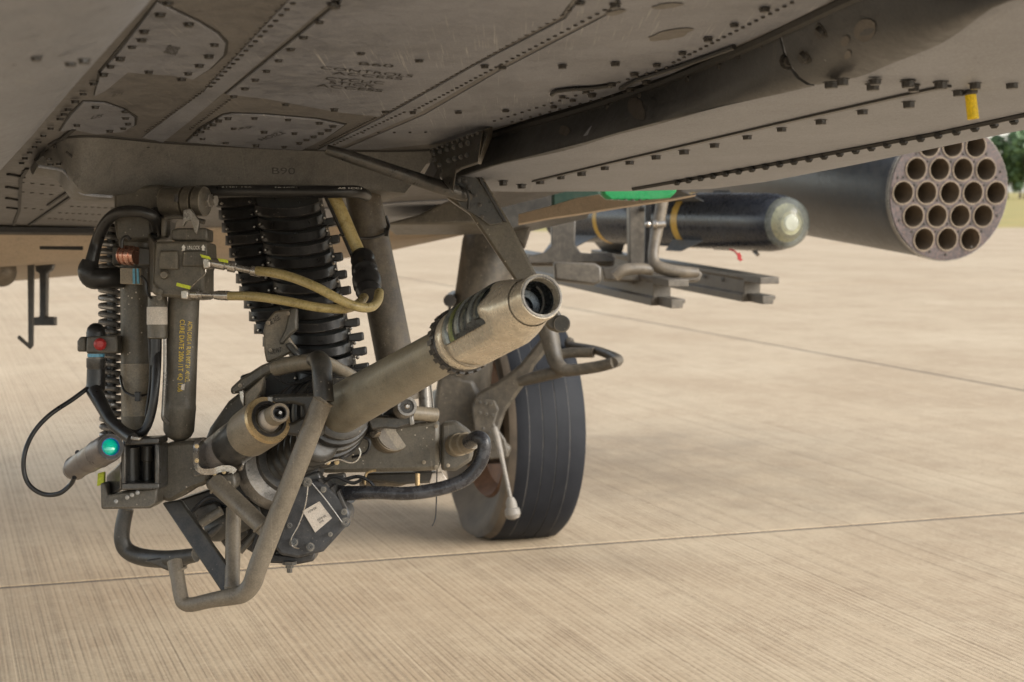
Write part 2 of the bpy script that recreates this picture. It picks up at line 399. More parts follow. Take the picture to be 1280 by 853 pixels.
# body above the belly skin
bm = NB(); prism(bm, [Fb(-.42,-1.5), Fb(.27,-1.5), Fb(.285,-.8), Fb(.25,-.25), Fb(.25,.1), Fb(.72,.3), Fb(.72,1.68), Fb(-.42,1.68)], NUP*1.25)
part('fuselage', bm, 'belly_primer', heli, bevel=.01)
bm = NB()
P = [belly(x, y, w) for x, y, w in ((-60,285,0),(600,279,0),(600,290,0.0),(486,300,0.0),(130,319,0),(0,330,0),(-60,334,0))]
ax0 = Fb(-.45,1.70); n0 = AFT
P = []
for x, y in ((-90,284),(240,284),(600,277),(606,289),(486,301),(300,309),(130,320),(0,331),(-90,336)):
    r = ray(x, y); n1 = AFT*.5 + NUP*.86; P.append(CAM + r * ((ax0-CAM).dot(n1)/r.dot(n1)))
prism(bm, P, AFT*1.3); part('aft_fuselage', bm, 'bounce_lit_paint', heli, bevel=.012)  # bounced light is in its colour, face tilted down to catch more
# plates of skin on the belly ------------------------------------------------
def belly_plate(name, pxs, mat='belly_paint', t=.0025, seal=True, round_=0, label=None, off=0.0):
    ps = [belly(x, y, off) for x, y in pxs]
    c = sum(ps, Vector())/len(ps)
    bm = NB(); prism(bm, ps, -NUP*t); o = part(name, bm, mat, heli, bevel=.0009, label=label)
    if seal:
        bm = NB(); q = [p + (p-c).normalized()*.0042 for p in ps]; prism(bm, q, -NUP*.0009)
        part('seal', bm, 'sealant', o)
    return o
belly_plate('access_panel', [(446,-35),(424,2),(283,116),(331,121),(420,138),(474,144),(590,78),(700,19),(708,6),(752,-45)])
belly_plate('skin_doubler', [(398,-30),(415,0),(277,117),(238,150),(204,177),(178,171),(255,113),(360,0),(392,-40)], seal=False, t=.0015)
belly_plate('access_hatch', [(196,1),(213,9),(250,27),(272,41),(282,53),(279,67),(262,84),(242,97),(215,92),(186,90),(160,88),(131,112),(118,118),(126,88),(150,62)], label='hatch with a rounded corner and faded stencil')
belly_plate('access_hatch', [(104,126),(131,127),(155,136),(168,146),(168,155),(154,163),(120,166),(90,160),(75,163),(88,143)])
belly_plate('access_hatch', [(279,143),(290,141),(330,142),(396,148),(430,155),(406,172),(374,188),(300,182),(234,176),(252,160)], label='long hatch edged with closely set screws')
belly_plate('skin_doubler', [(474,148),(591,82),(706,22),(716,8),(760,-40),(800,-40),(755,16),(620,84),(520,142),(418,186),(396,187)], seal=False, t=.0018)
belly_plate('skin_panel', [(530,143),(626,87),(760,17),(806,-40),(1070,-42),(1035,2),(975,32),(838,92),(745,124),(620,159),(552,178),(470,186),(430,186)], seal=False, t=.0012)
# worn paint patches that stay with the skin
def stain(pxs, off):
    bm = NB(); bm.faces.new([bm.verts.new(belly(x, y, off)) for x, y in pxs]); part('paint_patch', bm, 'stain', heli)
def blob(cx, cy, rx, ry, rot=0, n=18, jit=.18):
    out = []
    for k in range(n):
        a = 2*math.pi*k/n; r = 1+random.uniform(-jit, jit); x, y = rx*r*math.cos(a), ry*r*math.sin(a)
        out.append((cx+x*math.cos(rot)-y*math.sin(rot), cy+x*math.sin(rot)+y*math.cos(rot)))
    return out
for b in ((838,44,26,6,-.2),(770,16,13,3,-.2),(524,36,8,3,0),(835,8,20,3,-.1)): stain(blob(*b), .0020)
# screws ---------------------------------------------------------------------
def head_mesh(r, h, hexa=True, dome=.3):
    bm = NB()
    lathe(bm, Vector((0,0,0)), -NUP*h, [(0,r*1.25),(.16,r*1.25),(.17,r),(.9,r*.98),(1,r*.86)], n=8)
    bmesh.ops.recalc_face_normals(bm, faces=bm.faces)
    me = bpy.data.meshes.new('screw'); bm.to_mesh(me); bm.free(); me.materials.append(M['fastener_black'])
    return me
SCREW = head_mesh(.0043, .0034); SCREW_BIG = head_mesh(.0062, .0070)
def screw(p, me, sc=1.0):
    o = bpy.data.objects.new('screw', me); COL.objects.link(o); o.parent = heli; o.location = p - HROOT; k = sc*random.uniform(.86, 1.08); o.scale = (k, k, k*random.uniform(.8, 1.1))
    return o
S1 = '''415,5 399,27 379,46 363,61 348,75 333,88 319,99 306,110 292,120 357,130 418,136 419,7 451,66 524,75 482,139 516,140 573,140
632,138 703,82 769,79 821,81 606,82 628,83 725,3 769,5 793,92 765,105 733,114 703,121 716,125 692,133 808,102 788,111 956,11 918,31 853,66 885,48
200,17 236,29 268,55 261,69 249,81 235,91 186,89 227,98 180,38 177,49 165,58 150,72 138,82 129,92 117,104 104,117 94,126 85,136 80,142 75,148 63,160 54,169 48,177 43,183 37,190
31,197 27,203 119,133 156,139 157,147 160,154 154,160 137,163 96,156 285,147 318,147 360,149 399,153 416,157 410,162 401,166 392,170 383,174 374,178
273,150 266,155 258,159 251,164 244,168 253,173 292,160 330,164 368,166 282,178 320,181 355,183 210,3 740,118'''
for q in S1.split():
    x, y = map(float, q.split(',')); screw(belly(x, y, .0024), SCREW)
# rivet rows, too fine to take one by one
riv = NB()
def rivet(bm, p, r=.0021, h=.0016):
    lathe(bm, p, p - NUP*h, [(0, r), (.6, r), (1, r*.6)], n=6, cap0=False)
def row(pts, n, off=.0018, r=.0021):
    """n rivets evenly spaced along the skin between two picture points"""
    A, B = belly(*pts[0], off), belly(*pts[1], off)
    for k in range(n): rivet(riv, A.lerp(B, k/(n-1)), r)
row(((366,4),(263,108)), 19, r=.0026); row(((360,-2),(258,108)), 19, r=.0015); row(((253,114),(183,164)), 22); row(((290,122),(238,161)), 18)
row(((712,13),(478,143)), 36); row(((469,147),(400,182)), 26); row(((756,12),(519,137)), 36)
row(((434,166),(532,165)), 6); row(((618,151),(833,84)), 22); row(((640,152),(780,115)), 12); row(((842,78),(990,3)), 20); row(((410,184),(505,140)), 22)
row(((700,160-12),(838,98)), 14)
# aft belly, left of the turret: rivet lines and frame joints
for a, b, n in (((30,213),(98,228),7),((28,228),(112,236),8),((28,240),(98,246),7),((100,248),(140,250),5),((90,258),(140,260),7),((75,266),(140,269),9),((62,273),(120,277),9),((32,260),(52,262),3)):
    row((a, b), n, off=0, r=.0042)
part('rivet_rows', riv, 'fastener_black', heli, kind='stuff')
def seam(a, b, off=.0005, wd=.004, mat='sealant'):
    A, B = belly(*a, off), belly(*b, off); d = (B-A); x = d.cross(NUP).normalized()*wd
    bm = NB(); prism(bm, [A-x, A+x, B+x, B-x], -NUP*.003); part('skin_joint', bm, mat, heli)
for a, b in (((34,210),(26,222)),((26,222),(24,262)),((24,262),(17,281)),((88,237),(60,256)),((96,240),(36,281)),((10,217),(30,221)),((8,233),(25,236)),((8,247),(24,250)),((9,259),(24,261)),((92,160),(45,199))): seam(a, b, wd=.0028)
# a dark drip strip where the aft fuselage steps down
bm = NB(); prism(bm, [belly(-60,282.5,.004), belly(118,285.5,.004), belly(118,288.5,.004), belly(-60,286.5,.004)], -NUP*.012); part('skin_joint', bm, 'sealant', heli)
# antenna slot marks on the aft face
# ------------------------------------------------------------------ stencils
def stencil(body, a, b, up, off=.0031, mat='stencil', parent=None):
    A, B = belly(*a, off), belly(*b, off); U = belly(a[0]+up[0], a[1]+up[1], off) - A
    return text(body, A, B, U, mat, parent or heli, 'stencil_lettering')
for body, p, q in (('B60', (448,81.5), (491,84.8)), ('CONTROLS', (400,86.5), (515,97.2)), ('ACCESS', (415,93.2), (502,100.4)), ('CYCLIC', (406,100), (479,106)), ('STICK', (411,105), (468,110)), ('ACCESS', (395,108.6), (477,115.6))):
    stencil(body, p, q, (1.6,-3.3))
stencil('B60R', (204,66), (219,70), (5,-4.5)); stencil('B60R', (207,61), (222,65), (5,-4.5))
stencil('HOIST', (322,174), (352,164), (6,2.5)); stencil('B75', (297,163), (312,161), (4,-3))
stencil('L75', (113,149), (126,147), (4,-4)); stencil('B75', (139,122), (152,119), (3,-4))
for pts in ([(690,118),(697,114),(715,111.5),(742,110),(764,107)], [(776,111),(800,99),(850,83),(918,59)]):
    bm = NB(); tube(bm, [belly(x, y, .004) for x, y in pts], .0028, n=8, smooth=4); part('bonding_strap', bm, 'black_rubber', heli)
# ------------------------------------------------------------------ turret fairing under the belly
T = [(44,201),(52,190),(62,181),(76,173.5),(95,170.5),(115,170),(140,171.5),(200,177.5),(260,181),(330,184.5),(420,188),(500,188.5),(546,187)]
L = [(48,207),(62,209),(76,211.5),(84,218),(91,228),(97,236),(106,241.5),(140,244),(200,240),(280,235),(400,235),(470,239),(506,243)]
bm = NB(); rows_ = []
for k, (a, b) in enumerate(zip(T, L)):
    p0 = belly(a[0], a[1], .0); d0 = (p0-CAM).dot(FWD); kk = min(1, (b[1]-a[1])/52); d0 = min(d0, 2.36 if k < 6 else 9)
    p3 = V(b[0], b[1], d0 + .020*kk)
    p1 = V(a[0]+(b[0]-a[0])*.25, a[1]+(b[1]-a[1])*.25, d0+.008*kk); p2 = V(a[0]+(b[0]-a[0])*.72, a[1]+(b[1]-a[1])*.72, d0+.012*kk)
    p25 = V(b[0], b[1]-1.5, d0+.014*kk)
    back = p3 + AFT*.14; topb = p0 + AFT*.14
    rows_.append([p0, p1, p2, p25, p3, back, topb])
vv = [[bm.verts.new(p) for p in r] for r in rows_]
for a, b in zip(vv, vv[1:]):
    for k in range(7): bm.faces.new((a[k], a[(k+1) % 7], b[(k+1) % 7], b[k]))
bm.faces.new(vv[0]); bm.faces.new(vv[-1])
fairing = part('turret_fairing', bm, 'fairing_paint', heli, smooth=50)
lip = NB(); tube(lip, [V(x, y-1.0, min((belly(x,y)-CAM).dot(FWD), 2.36 if x < 120 else 9)-.006) for x, y in T[2:]], .0034, n=8, smooth=3); part('seal', lip, 'sealant', fairing)
lp = NB(); tube(lp, [V(48,208,2.27),V(62,210,2.275),V(76,212.5,2.28),V(84,219,2.285),V(91,229,2.29),V(97,237,2.295),V(106,243,2.3),V(140,246,2.32)], .0022, n=8, smooth=3); part('edge_trim', lp, 'bay_lit_paint', fairing)
bm = NB(); tube(bm, [V(83,190,2.25),V(93,200,2.26),V(97,215,2.27),V(99,228,2.28),V(105,237,2.29)], .0016, n=6, smooth=3); part('seal', bm, 'sealant', fairing)
A = V(340,217.5,2.362); B = V(369,218,2.365); text('B90', A, B, UP*pr(8,2.35), 'stencil', heli, 'stencil_lettering')
for x, y in ((79,186),(70,183),(61,198),(63,205),(89,205),(91,221),(116,239),(73,204),(183,182)):
    o = screw(V(x, y, (belly(max(x,62), 178)-CAM).dot(FWD)-.004), SCREW)
# ------------------------------------------------------------------ left nose fairing
E = [(230,-45,.05),(190,0,.05),(150,44,.05),(100,100,.05),(45,165,.05),(0,214,.05),(-4,250,.05),(-6,286,.05)]
bm = NB(); gr = []
Es = [usw(belly(*e)) for e in E]
Es = [(Es[0][0]+.0, -1.95, .05)] + Es[1:-1] + [(-.42, 1.66, .06)]
for u, s, w_ in Es:
    rr = []
    for du, dw in ((0,-.05),(0,-.003),(-.004,.004),(-.02,.016),(-.06,.028),(-.14,.045),(-.22,.052),(-.30,.048),(-.38,.02),(-.43,-.06),(-.44,-.5)):
        rr.append(FP(u+du, s, w_+dw))
    rr.append(FP(u, s, -.5)); gr.append(rr)
vv = [[bm.verts.new(p) for p in r] for r in gr]
for a, b in zip(vv, vv[1:]):
    for k in range(12): bm.faces.new((a[k], a[(k+1) % 12], b[(k+1) % 12], b[k]))
bm.faces.new(vv[0]); bm.faces.new(vv[-1])
part('side_fairing', bm, 'side_paint', heli, smooth=60, label='smooth bulged fairing at the left edge')
for x, y in ((13,68),(45,62),(88,70),(105,65)):
    u, s, _ = usw(belly(x, y, .075)); screw(FP(u, s, .080), SCREW)
# ------------------------------------------------------------------ sponson on the right
def curve(pxs, off, smin=None):
    q = sorted([usw(belly(x, y, off)) for x, y in pxs], key=lambda k: k[1]); return q
def at_s(q, s):
    if s <= q[0][1]: return q[0][0]
    for a, b in zip(q, q[1:]):
        if s <= b[1]: return a[0] + (b[0]-a[0])*(s-a[1])/(b[1]-a[1])
    return q[-1][0]
C1 = curve([(1045,2),(979,36),(840,97),(750,128),(690,146),(628,163)], 0)
C2 = curve([(1237,3),(1149,54),(1067,92),(1013,102),(850,143),(617,204)], .048)
G_ = curve([(1280,144),(1067,185),(850,224),(790,236)], .052)
D_ = curve([(1280,166),(1095,204),(979,226),(884,238)], .046)
def sponson(s0, s1, n, capjoint=False):
    bm = NB(); gr = []
    for k in range(n+1):
        s = s0 + (s1-s0)*k/n
        c1 = at_s(C1, s)+.004; c2 = max(at_s(C2, s), c1-.03); g_ = at_s(G_, s); d_ = at_s(D_, s)
        dx = c2 - c1
        prof = [(c1,-.35),(c1,-.004),(c1+dx*.15+.0,.010),(c1+dx*.45-.002,.028),(c1+dx*.8,.041),(c2+.006,.047),(c2+.03,.050),((c2+g_)/2,.053),(g_,.052),((g_+d_)/2,.050),(d_-.03,.048),(d_,.040),(d_+.02,.02),(d_+.03,-.003),(d_+.03,-.35)]
        gr.append([FP(u, s, w_) for u, w_ in prof])
    vv = [[bm.verts.new(p) for p in r] for r in gr]; m = len(vv[0])
    for a, b in zip(vv, vv[1:]):
        for k in range(m): bm.faces.new((a[k], a[(k+1) % m], b[(k+1) % m], b[k]))
    bm.faces.new(vv[0]); bm.faces.new(vv[-1]); return bm
bay = part('avionics_bay', sponson(-1.5, .075, 26), 'bay_lit_paint', heli, smooth=50, label='long bay under the right side with a rounded dark inner edge')
def strip(s0, s1, n):            # dark layer painting the shade on the rounded inner edge
    bm = NB(); a_ = []
    for k in range(n+1):
        s = s0 + (s1-s0)*k/n
        c1 = at_s(C1, s)+.004; c2 = max(at_s(C2, s), c1-.03); dx = c2-c1
        wob = .004*math.sin(s*9)+.003*math.sin(s*23)
        a_.append([FP(u, s, w_) for u, w_ in ((c1-.002,-.003),(c1+dx*.15-.002,.012),(c1+dx*.45-.004,.030),(c1+dx*.8-.002,.0432),(c2+.004,.0494),(c2+.010+wob,.0502),(c2+.010+wob,.048),(c1+.01,-.002))])
    vv = [[bm.verts.new(p) for p in r] for r in a_]
    for a, b in zip(vv, vv[1:]):
        for k in range(8): bm.faces.new((a[k], a[(k+1) % 8], b[(k+1) % 8], b[k]))
    bm.faces.new(vv[0]); bm.faces.new(vv[-1]); return bm
sj = usw(belly(979,40,.0))[1]
es1 = part('edge_shade', strip(-1.5, sj-.003, 18), 'sponson_strip_shade', bay, smooth=50)
es2 = part('edge_shade', strip(sj+.003, .0, 22), 'sponson_strip_shade', bay, smooth=50)
# gap seal between belly and bay
bm = NB(); tube(bm, [FP(at_s(C1, -1.5+1.9*k/20)+.001, -1.5+1.9*k/20, .001) for k in range(21)], .0062, n=8); part('seal', bm, 'sealant', bay)
S2 = '1039,105 1053,101 1091,107 1094,102 1135,104 1142,109 1176,105 1198,115 1219,106 1265,106 1136,129 1078,140 1026,152 977,162 934,172 893,182 855,190 820,197 787,204 756,211 727,217 701,222 675,228 652,233 629,229'
for q in S2.split():
    x, y = map(float, q.split(',')); screw(belly(x, y-2.5, .052), SCREW_BIG)
from mathutils.bvhtree import BVHTree
def caster(objs):
    vs, fs = [], []
    for o in objs:
        off = Vector((0,0,0)); r = o.parent
        while r is not None: off += r.location; r = r.parent
        n = len(vs); vs += [v.co + off for v in o.data.vertices]; fs += [[n+i for i in p.vertices] for p in o.data.polygons]
    return BVHTree.FromPolygons(vs, fs)
STRIP = caster([es1, es2])
def on_strip(x, y, lift=0.):
    p, n, _, _ = STRIP.ray_cast(CAM, ray(x, y).normalized())
    if p is None: return belly(x, y, .03), -NUP
    if n.dot(CAM-p) < 0: n = -n
    return p + n*lift, n
def strip_bolt(x, y, r, h):
    p, n = on_strip(x, y); bm = NB(); lathe(bm, p-n*.001, p+n*h, [(0,r*1.5),(.2,r*1.5),(.21,r),(1,r*.9)], n=12); part('bolt', bm, 'fastener_black', bay)
for x, y in ((1027,39),(1006,71),(984,77)): strip_bolt(x, y, .0055, .005)
for x, y in ((952,55),(924,70),(900,82),(860,99),(800,119),(760,133)): strip_bolt(x, y, .004, .0025)
for q in (blob(1082,37,13,15,.6,n=16,jit=.06), blob(1057,51,5,7,.5,n=12,jit=.05), blob(1060,68,4,6,.5,n=12), blob(797,138,10,16,-.5,n=14), blob(706,164,7,6,.3,n=12)):
    bm = NB(); bm.faces.new([bm.verts.new(on_strip(x, y, .0007)[0]) for x, y in q]); part('paint_patch', bm, 'stain', bay)
# grey tape line along the bay, hinge line with its nubs
def line_on_bay(pxs, off, r, name, mat):
    bm = NB(); tube(bm, [belly(x, y, off) for x, y in pxs], r, n=6, sect=[(-1,-.25),(1,-.25),(1,.25),(-1,.25)]); return part(name, bm, mat, bay)
line_on_bay([(1185,108),(1120,122),(1054,137),(970,156),(850,184),(760,205),(668,227)], .0535, .0045, 'tape_line', 'fastener_black')
bm = NB(); hp = [(1330,132.5),(1280,143.5),(1175,166),(1067,186),(960,206),(850,226),(792,236)]
pts = [belly(x, y, .0535) for x, y in hp]; tube(bm, pts, .004, n=6); hinge = part('hinge_line', bm, 'black_rubber', bay)
bm0 = None
for k in range(26):
    s = usw(pts[0])[1] + (usw(pts[-2])[1]-usw(pts[0])[1])*k/25; u = at_s(G_, s)
    p = FP(u, s, .054)
    if bm0 is None:
        b2 = NB(); lathe(b2, p, p-NUP*.007, [(0,.0055),(.6,.0055),(1,.003)], n=8); o0 = part('hinge_nub', b2, 'black_rubber', hinge); p0_ = p
    else:
        c = o0.copy(); COL.objects.link(c); c.parent = hinge; c.location = p - p0_
    bm0 = 1
for b in ((1082,37,12,13,.6),(1057,51,5,6,.5)): 
    pass
# skirt and open bay behind the sponson
def dsk(x): return 3.45 - (x-650)*.0024
up_ = [(648,268),(690,257),(721,247.5),(749,243),(757,249.5),(790,251),(820,251),(850,246)]; lo = [(872,243),(840,249.5),(780,258),(720,268),(691,272),(648,280)]
bm = NB(); prism(bm, [V(x, y, dsk(x)) for x, y in up_+lo], FWD*.05); part('bay_skirt', bm, 'bounce_lit_paint', heli, bevel=.003)
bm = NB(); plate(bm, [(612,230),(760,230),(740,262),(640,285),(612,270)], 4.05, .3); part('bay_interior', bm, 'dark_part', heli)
# ------------------------------------------------------------------ bracket and arm ahead of the landing gear
bm = NB(); plate(bm, [(536,187,2.46),(603,163,2.24),(610,165,2.23),(598,203,2.24),(577,210,2.31),(570,214,2.34),(566,240,2.38),(550,222,2.43)], 2.45, .03)
br = part('strut_bracket', bm, 'gunmetal', heli, bevel=.002)
bm = NB(); plate(bm, [(603,163,2.236),(616,158,2.26),(614,172,2.27),(601,204,2.28),(597,203,2.236)], 2.45, .02); part('gusset', bm, 'olive_paint', br, bevel=.001)
bm = NB(); plate(bm, [(555,216),(574,208),(596,211.5),(604,222),(640,283),(668,338),(708,404),(700,417),(686,412),(640,345),(587,267),(557,246)], 2.47, .045)
arm = part('wire_strike_arm', bm, 'olive_worn', heli, bevel=.004)
bm = NB(); plate(bm, [(568,219),(592,218),(598,224),(630,275),(626,280),(612,282),(598,272),(575,258),(566,240)], 2.462, .01); part('cover_plate', bm, 'gunmetal', arm, bevel=.001)
bm = NB(); plate(bm, [(594,214),(602,221),(634,278),(629,277),(600,227)], 2.455, .012); part('edge_rib', bm, 'black_metal', arm, bevel=.001)
bm = NB(); lathe(bm, V(702,405,2.46), V(702,405,2.52), [(0,pr(10,2.47)),(.1,pr(11,2.47)),(1,pr(11,2.47))], n=20); part('arm_end', bm, 'dark_part', arm)
def stud(parent, x, y, d, r, mat='black_metal', name='bolt', n=8):
    bm = NB(); lathe(bm, V(x, y, d), V(x, y, d-pr(r,d)*.9), [(0,pr(r,d)*1.3),(.25,pr(r,d)*1.3),(.26,pr(r,d)),(.9,pr(r,d)),(1,pr(r*.75,d))], n=n); return part(name, bm, mat, parent)
for k in range(10): stud(br, 541+k*6.2, 187.5-k*2.3, 2.44-.0205*k, 1.7)
for k in range(6): stud(br, 542+k*8.6, 192-k*2.6, 2.437-.0285*k, 2.6)
for k in range(4): stud(br, 561+k*7.6, 201-k*2.2, 2.367-.025*k, 2.6)
for x, y in ((543,200),(549,207)): stud(br, x, y, 2.43-(x-543)*.0033, 2.2)
for x, y, r in ((573,225,3),(581,226,3.2),(586,233,3.6),(573,243,3.2),(584,244,2),(589,246,2),(594,244,2),(586,257,2),(600,256,2.4),(603,271,2)): stud(arm, x, y, 2.458, r)
bm = NB(); tube(bm, [V(408,187,2.33),V(440,197,2.34),V(520,224,2.40),V(578,243,2.45),V(586,247,2.452)], [pr(6.5,2.33),pr(8,2.33),pr(9,2.4),pr(9,2.45),pr(5,2.45)], smooth=3); part('bracing_rod', bm, 'gunmetal', heli)
bm = NB(); tube(bm, [V(574,233,2.44),V(582,238,2.437),V(586,248,2.437),V(585,262,2.44)], pr(1.6,2.44), n=8, smooth=4); part('wire', bm, 'black_rubber', arm)
# dark fairing seen under the belly between strut and bracket
bm = NB(); plate(bm, [(478,281),(525,268),(558,250),(610,246),(610,280)], 3.55, .35); part('underside_fairing', bm, 'olive_paint', heli, bevel=.006)
bm = NB(); prism(bm, [belly(380,262,.0), belly(500,252,.0), belly(560,249,.0), belly(524,268,.0), belly(470,278,.0), belly(380,279,0)], -NUP*.004); part('skin_panel', bm, 'bay_lit_paint', heli, bevel=.001)
# ------------------------------------------------------------------ landing gear
bm = NB()
GZ = 4.35
secs = [(676,232,616,232),(668,240,606,236),(648,262,592,250),(654,300,578,300),(640,350,571,350),(626,400,562,410),(616,455,551,460),(612,500,545,500),(604,528,550,530)]
rr = []
for xr, yr, xl, yl in secs:
    a, b = V(xl, yl, GZ), V(xr, yr, GZ); c = (a+b)/2; h = (b-a).length/2; ex = (b-a).normalized()
    rr.append([c + ex*h*math.cos(2*math.pi*k/20) - FWD*min(h,.075)*math.sin(2*math.pi*k/20) for k in range(20)])
vv = [[bm.verts.new(p) for p in r] for r in rr]
for a, b in zip(vv, vv[1:]):
    for k in range(20): bm.faces.new((a[k], a[(k+1) % 20], b[(k+1) % 20], b[k]))
bm.faces.new(vv[0]); bm.faces.new(vv[-1])
leg = part('landing_gear_leg', bm, 'leg_paint', heli, smooth=60)
bm = NB(); plate(bm, [(612,233),(680,233),(720,231),(712,238),(690,243),(676,258),(664,285),(656,310),(645,300),(630,262)], 4.2, .12); part('leg_fairing', bm, 'leg_paint', leg, bevel=.008)
bm = NB(); lathe(bm, V(568,371,4.40), V(562,376,4.30), [(0,pr(8,4.3)),(1,pr(8,4.3))], n=14); part('cleat', bm, 'black_metal', leg)
bm = NB(); tube(bm, [V(563,380,4.34),V(560,400,4.34),V(557,415,4.34),V(556,440,4.35)], pr(2,4.3), n=8); part('wire', bm, 'black_metal', leg)
bm = NB(); plate(bm, [(548,466),(592,474),(604,500),(600,540),(575,560),(545,548),(540,520)], 4.28, .16); part('axle_housing', bm, 'leg_paint', leg, bevel=.012)
bm = NB(); plate(bm, [(596,532),(590,508),(596,492),(622,478),(650,456),(676,424),(690,410),(699,418),(690,432),(668,458),(664,470),(648,492),(632,515),(622,545),(640,560),(634,575),(612,565)], 4.22, .05); part('gear_link', bm, 'leg_paint', leg, bevel=.008)
bm = NB(); plate(bm, [(590,510),(594,497),(618,500),(624,512),(618,530),(632,550),(636,572),(612,575),(594,545)], 4.20, .02); tl = part('torque_link', bm, 'leg_paint', leg, bevel=.004)
for x, y in ((600,503),(607,504),(614,505),(600,516),(608,518),(616,519),(604,536),(612,541),(618,552),(622,560)): stud(tl, x, y, 4.19, 1.8, 'dark_part')
bm = NB(); tube(bm, [V(684,410,4.15),V(688,425,4.14),V(694,450,4.12),V(702,461,4.10),V(715,463,4.09),V(745,459,4.07),V(766,454,4.05)], [pr(13,4.1),pr(12,4.1),pr(10,4.1),pr(9,4.1),pr(7.5,4.1),pr(7.3,4.1),pr(7,4.1)], smooth=4)
tube(bm, [V(766,454,4.05),V(772,449,4.12),V(745,438,4.3),V(716,433,4.4),V(712,430,4.42),V(712,426,4.43)], [pr(7,4.05),pr(6.6,4.1),pr(5.5,4.3),pr(5.5,4.4),pr(6.5,4.4),pr(6,4.4)], smooth=4)
tube(bm, [V(686,445,4.3),V(715,441,4.3),V(742,441,4.28)], pr(6.5,4.3))
tube(bm, [V(648,478,4.14),V(668,472,4.13),V(702,464,4.11)], [pr(6,4.1),pr(8,4.1),pr(8,4.1)])
part('step', bm, 'leg_paint', heli, smooth=50)
bm = NB(); tube(bm, [V(618,535,4.12),V(622,550,4.11),V(629,580,4.09),V(640,632,4.07)], [pr(3.6,4.1),pr(4.2,4.1),pr(2.6,4.1),pr(2.3,4.1)], n=10); rod = part('tie_down_rod', bm, 'cord_grey', leg)
bm = NB(); lathe(bm, V(638,622,4.06), V(642,650,4.06), [(0,pr(4,4.06)),(.2,pr(6.5,4.06)),(.45,pr(7,4.06)),(.5,pr(9,4.06)),(.75,pr(10,4.06)),(.92,pr(7.5,4.06)),(1,pr(2,4.06))], n=18); part('knob', bm, 'cord_grey', rod)
# wheel
wheel = bpy.data.objects.new('wheel', None); COL.objects.link(wheel); wheel.parent = heli
R_T, W_T = .325, .222
gw = ground(637, 664); AX = LAT.copy(); WC = Vector((gw.x, gw.y, R_T-.022)) + AFTH*.0
wheel.location = WC - HROOT
prof = []
half = W_T/2
outline = [(-.62,.20),(-.80,.235),(-.97,.272),(-1.0,.292),(-.95,.308),(-.80,.3185),(-.58,.3225)]
pr_ = []
for a, b in outline: pr_.append((a, b))
groove = []
for gx in (-.50,-.17,.17,.50): groove += [(gx-.013,.3250-.0028*abs(gx)),(gx-.008,.3230),(gx+.008,.3230),(gx+.013,.3250-.0028*abs(gx))]
pr_ += groove + [(-a, b) for a, b in outline[::-1]]
bm = NB(); lathe(bm, WC, WC + AX, [(a*half, b) for a, b in pr_], n=96, cap0=False, cap1=False)
for v in bm.verts:                                   # the loaded contact patch
    if v.co.z < .03:
        k = max(0, .03 - v.co.z)
        side = (v.co - WC).dot(AX); v.co += AX * (side/half) * k*.35
        v.co.z = max(v.co.z, .0015)
ty = part('tyre', bm, 'tyre_rubber', wheel, smooth=30)
ty.data.materials.append(M['tyre_side']); ty.data.materials.append(M['groove_dust'])
for p in ty.data.polygons:
    c = p.center; r_ = math.hypot(c.dot(AFTH), c.z+0.0); sx = abs(c.dot(AX))
    gx = c.dot(AX)/half
    if abs(c.dot(AX)) < half*.55 and min(abs(gx-q) for q in (-.5,-.17,.17,.5)) < .006: p.material_index = 2
    if gx < -.80 or (gx < -.55 and r_ < .30): p.material_index = 1
bm = NB(); lathe(bm, WC, WC + AX, [(-half*.62,.203),(-half*.70,.196),(-half*.55,.185),(-half*.30,.168),(-half*.22,.11),(-half*.6,.095),(-half*.75,.06),(-half*.75,.0)], n=48, cap0=False); part('rim', bm, 'rust_hub', wheel)
bm = NB(); lathe(bm, WC, WC + AX, [(half*.62,.203),(half*.5,.17),(half*.4,.11),(half*.7,.08),(half*.7,.0)], n=48, cap0=False); part('rim', bm, 'olive_paint', wheel)
bm = NB(); lathe(bm, WC - AX*.30, WC, [(0,.05),(.25,.055),(.3,.10),(.62,.11),(1,.11)], n=32); part('brake', bm, 'dark_part', wheel)
# aerials and a lamp under the aft fuselage at the left
bm = NB(); plate(bm, [(34,330),(42,330),(41,432),(37,437),(21,423),(23,419),(35,430)], 4.3, .012); part('blade_aerial', bm, 'dark_part', heli, bevel=.002)
bm = NB(); plate(bm, [(44,330),(66,330),(64,337),(58,341),(57,396),(68,396),(68,407),(41,407),(41,397),(49,396),(49,342),(44,339)], 4.38, .03); part('blade_aerial', bm, 'black_metal', heli, bevel=.003)
bm = NB(); sphere(bm, V(2,340,4.3), pr(19,4.3)); part('lamp', bm, 'gear_paint', heli)
bm = NB(); prism(bm, [V(50,308,3.99),V(104,308,4.0),V(104,313,4.0),V(50,312,3.99)], FWD*-.003); part('aerial_slot', bm, 'sealant', heli)
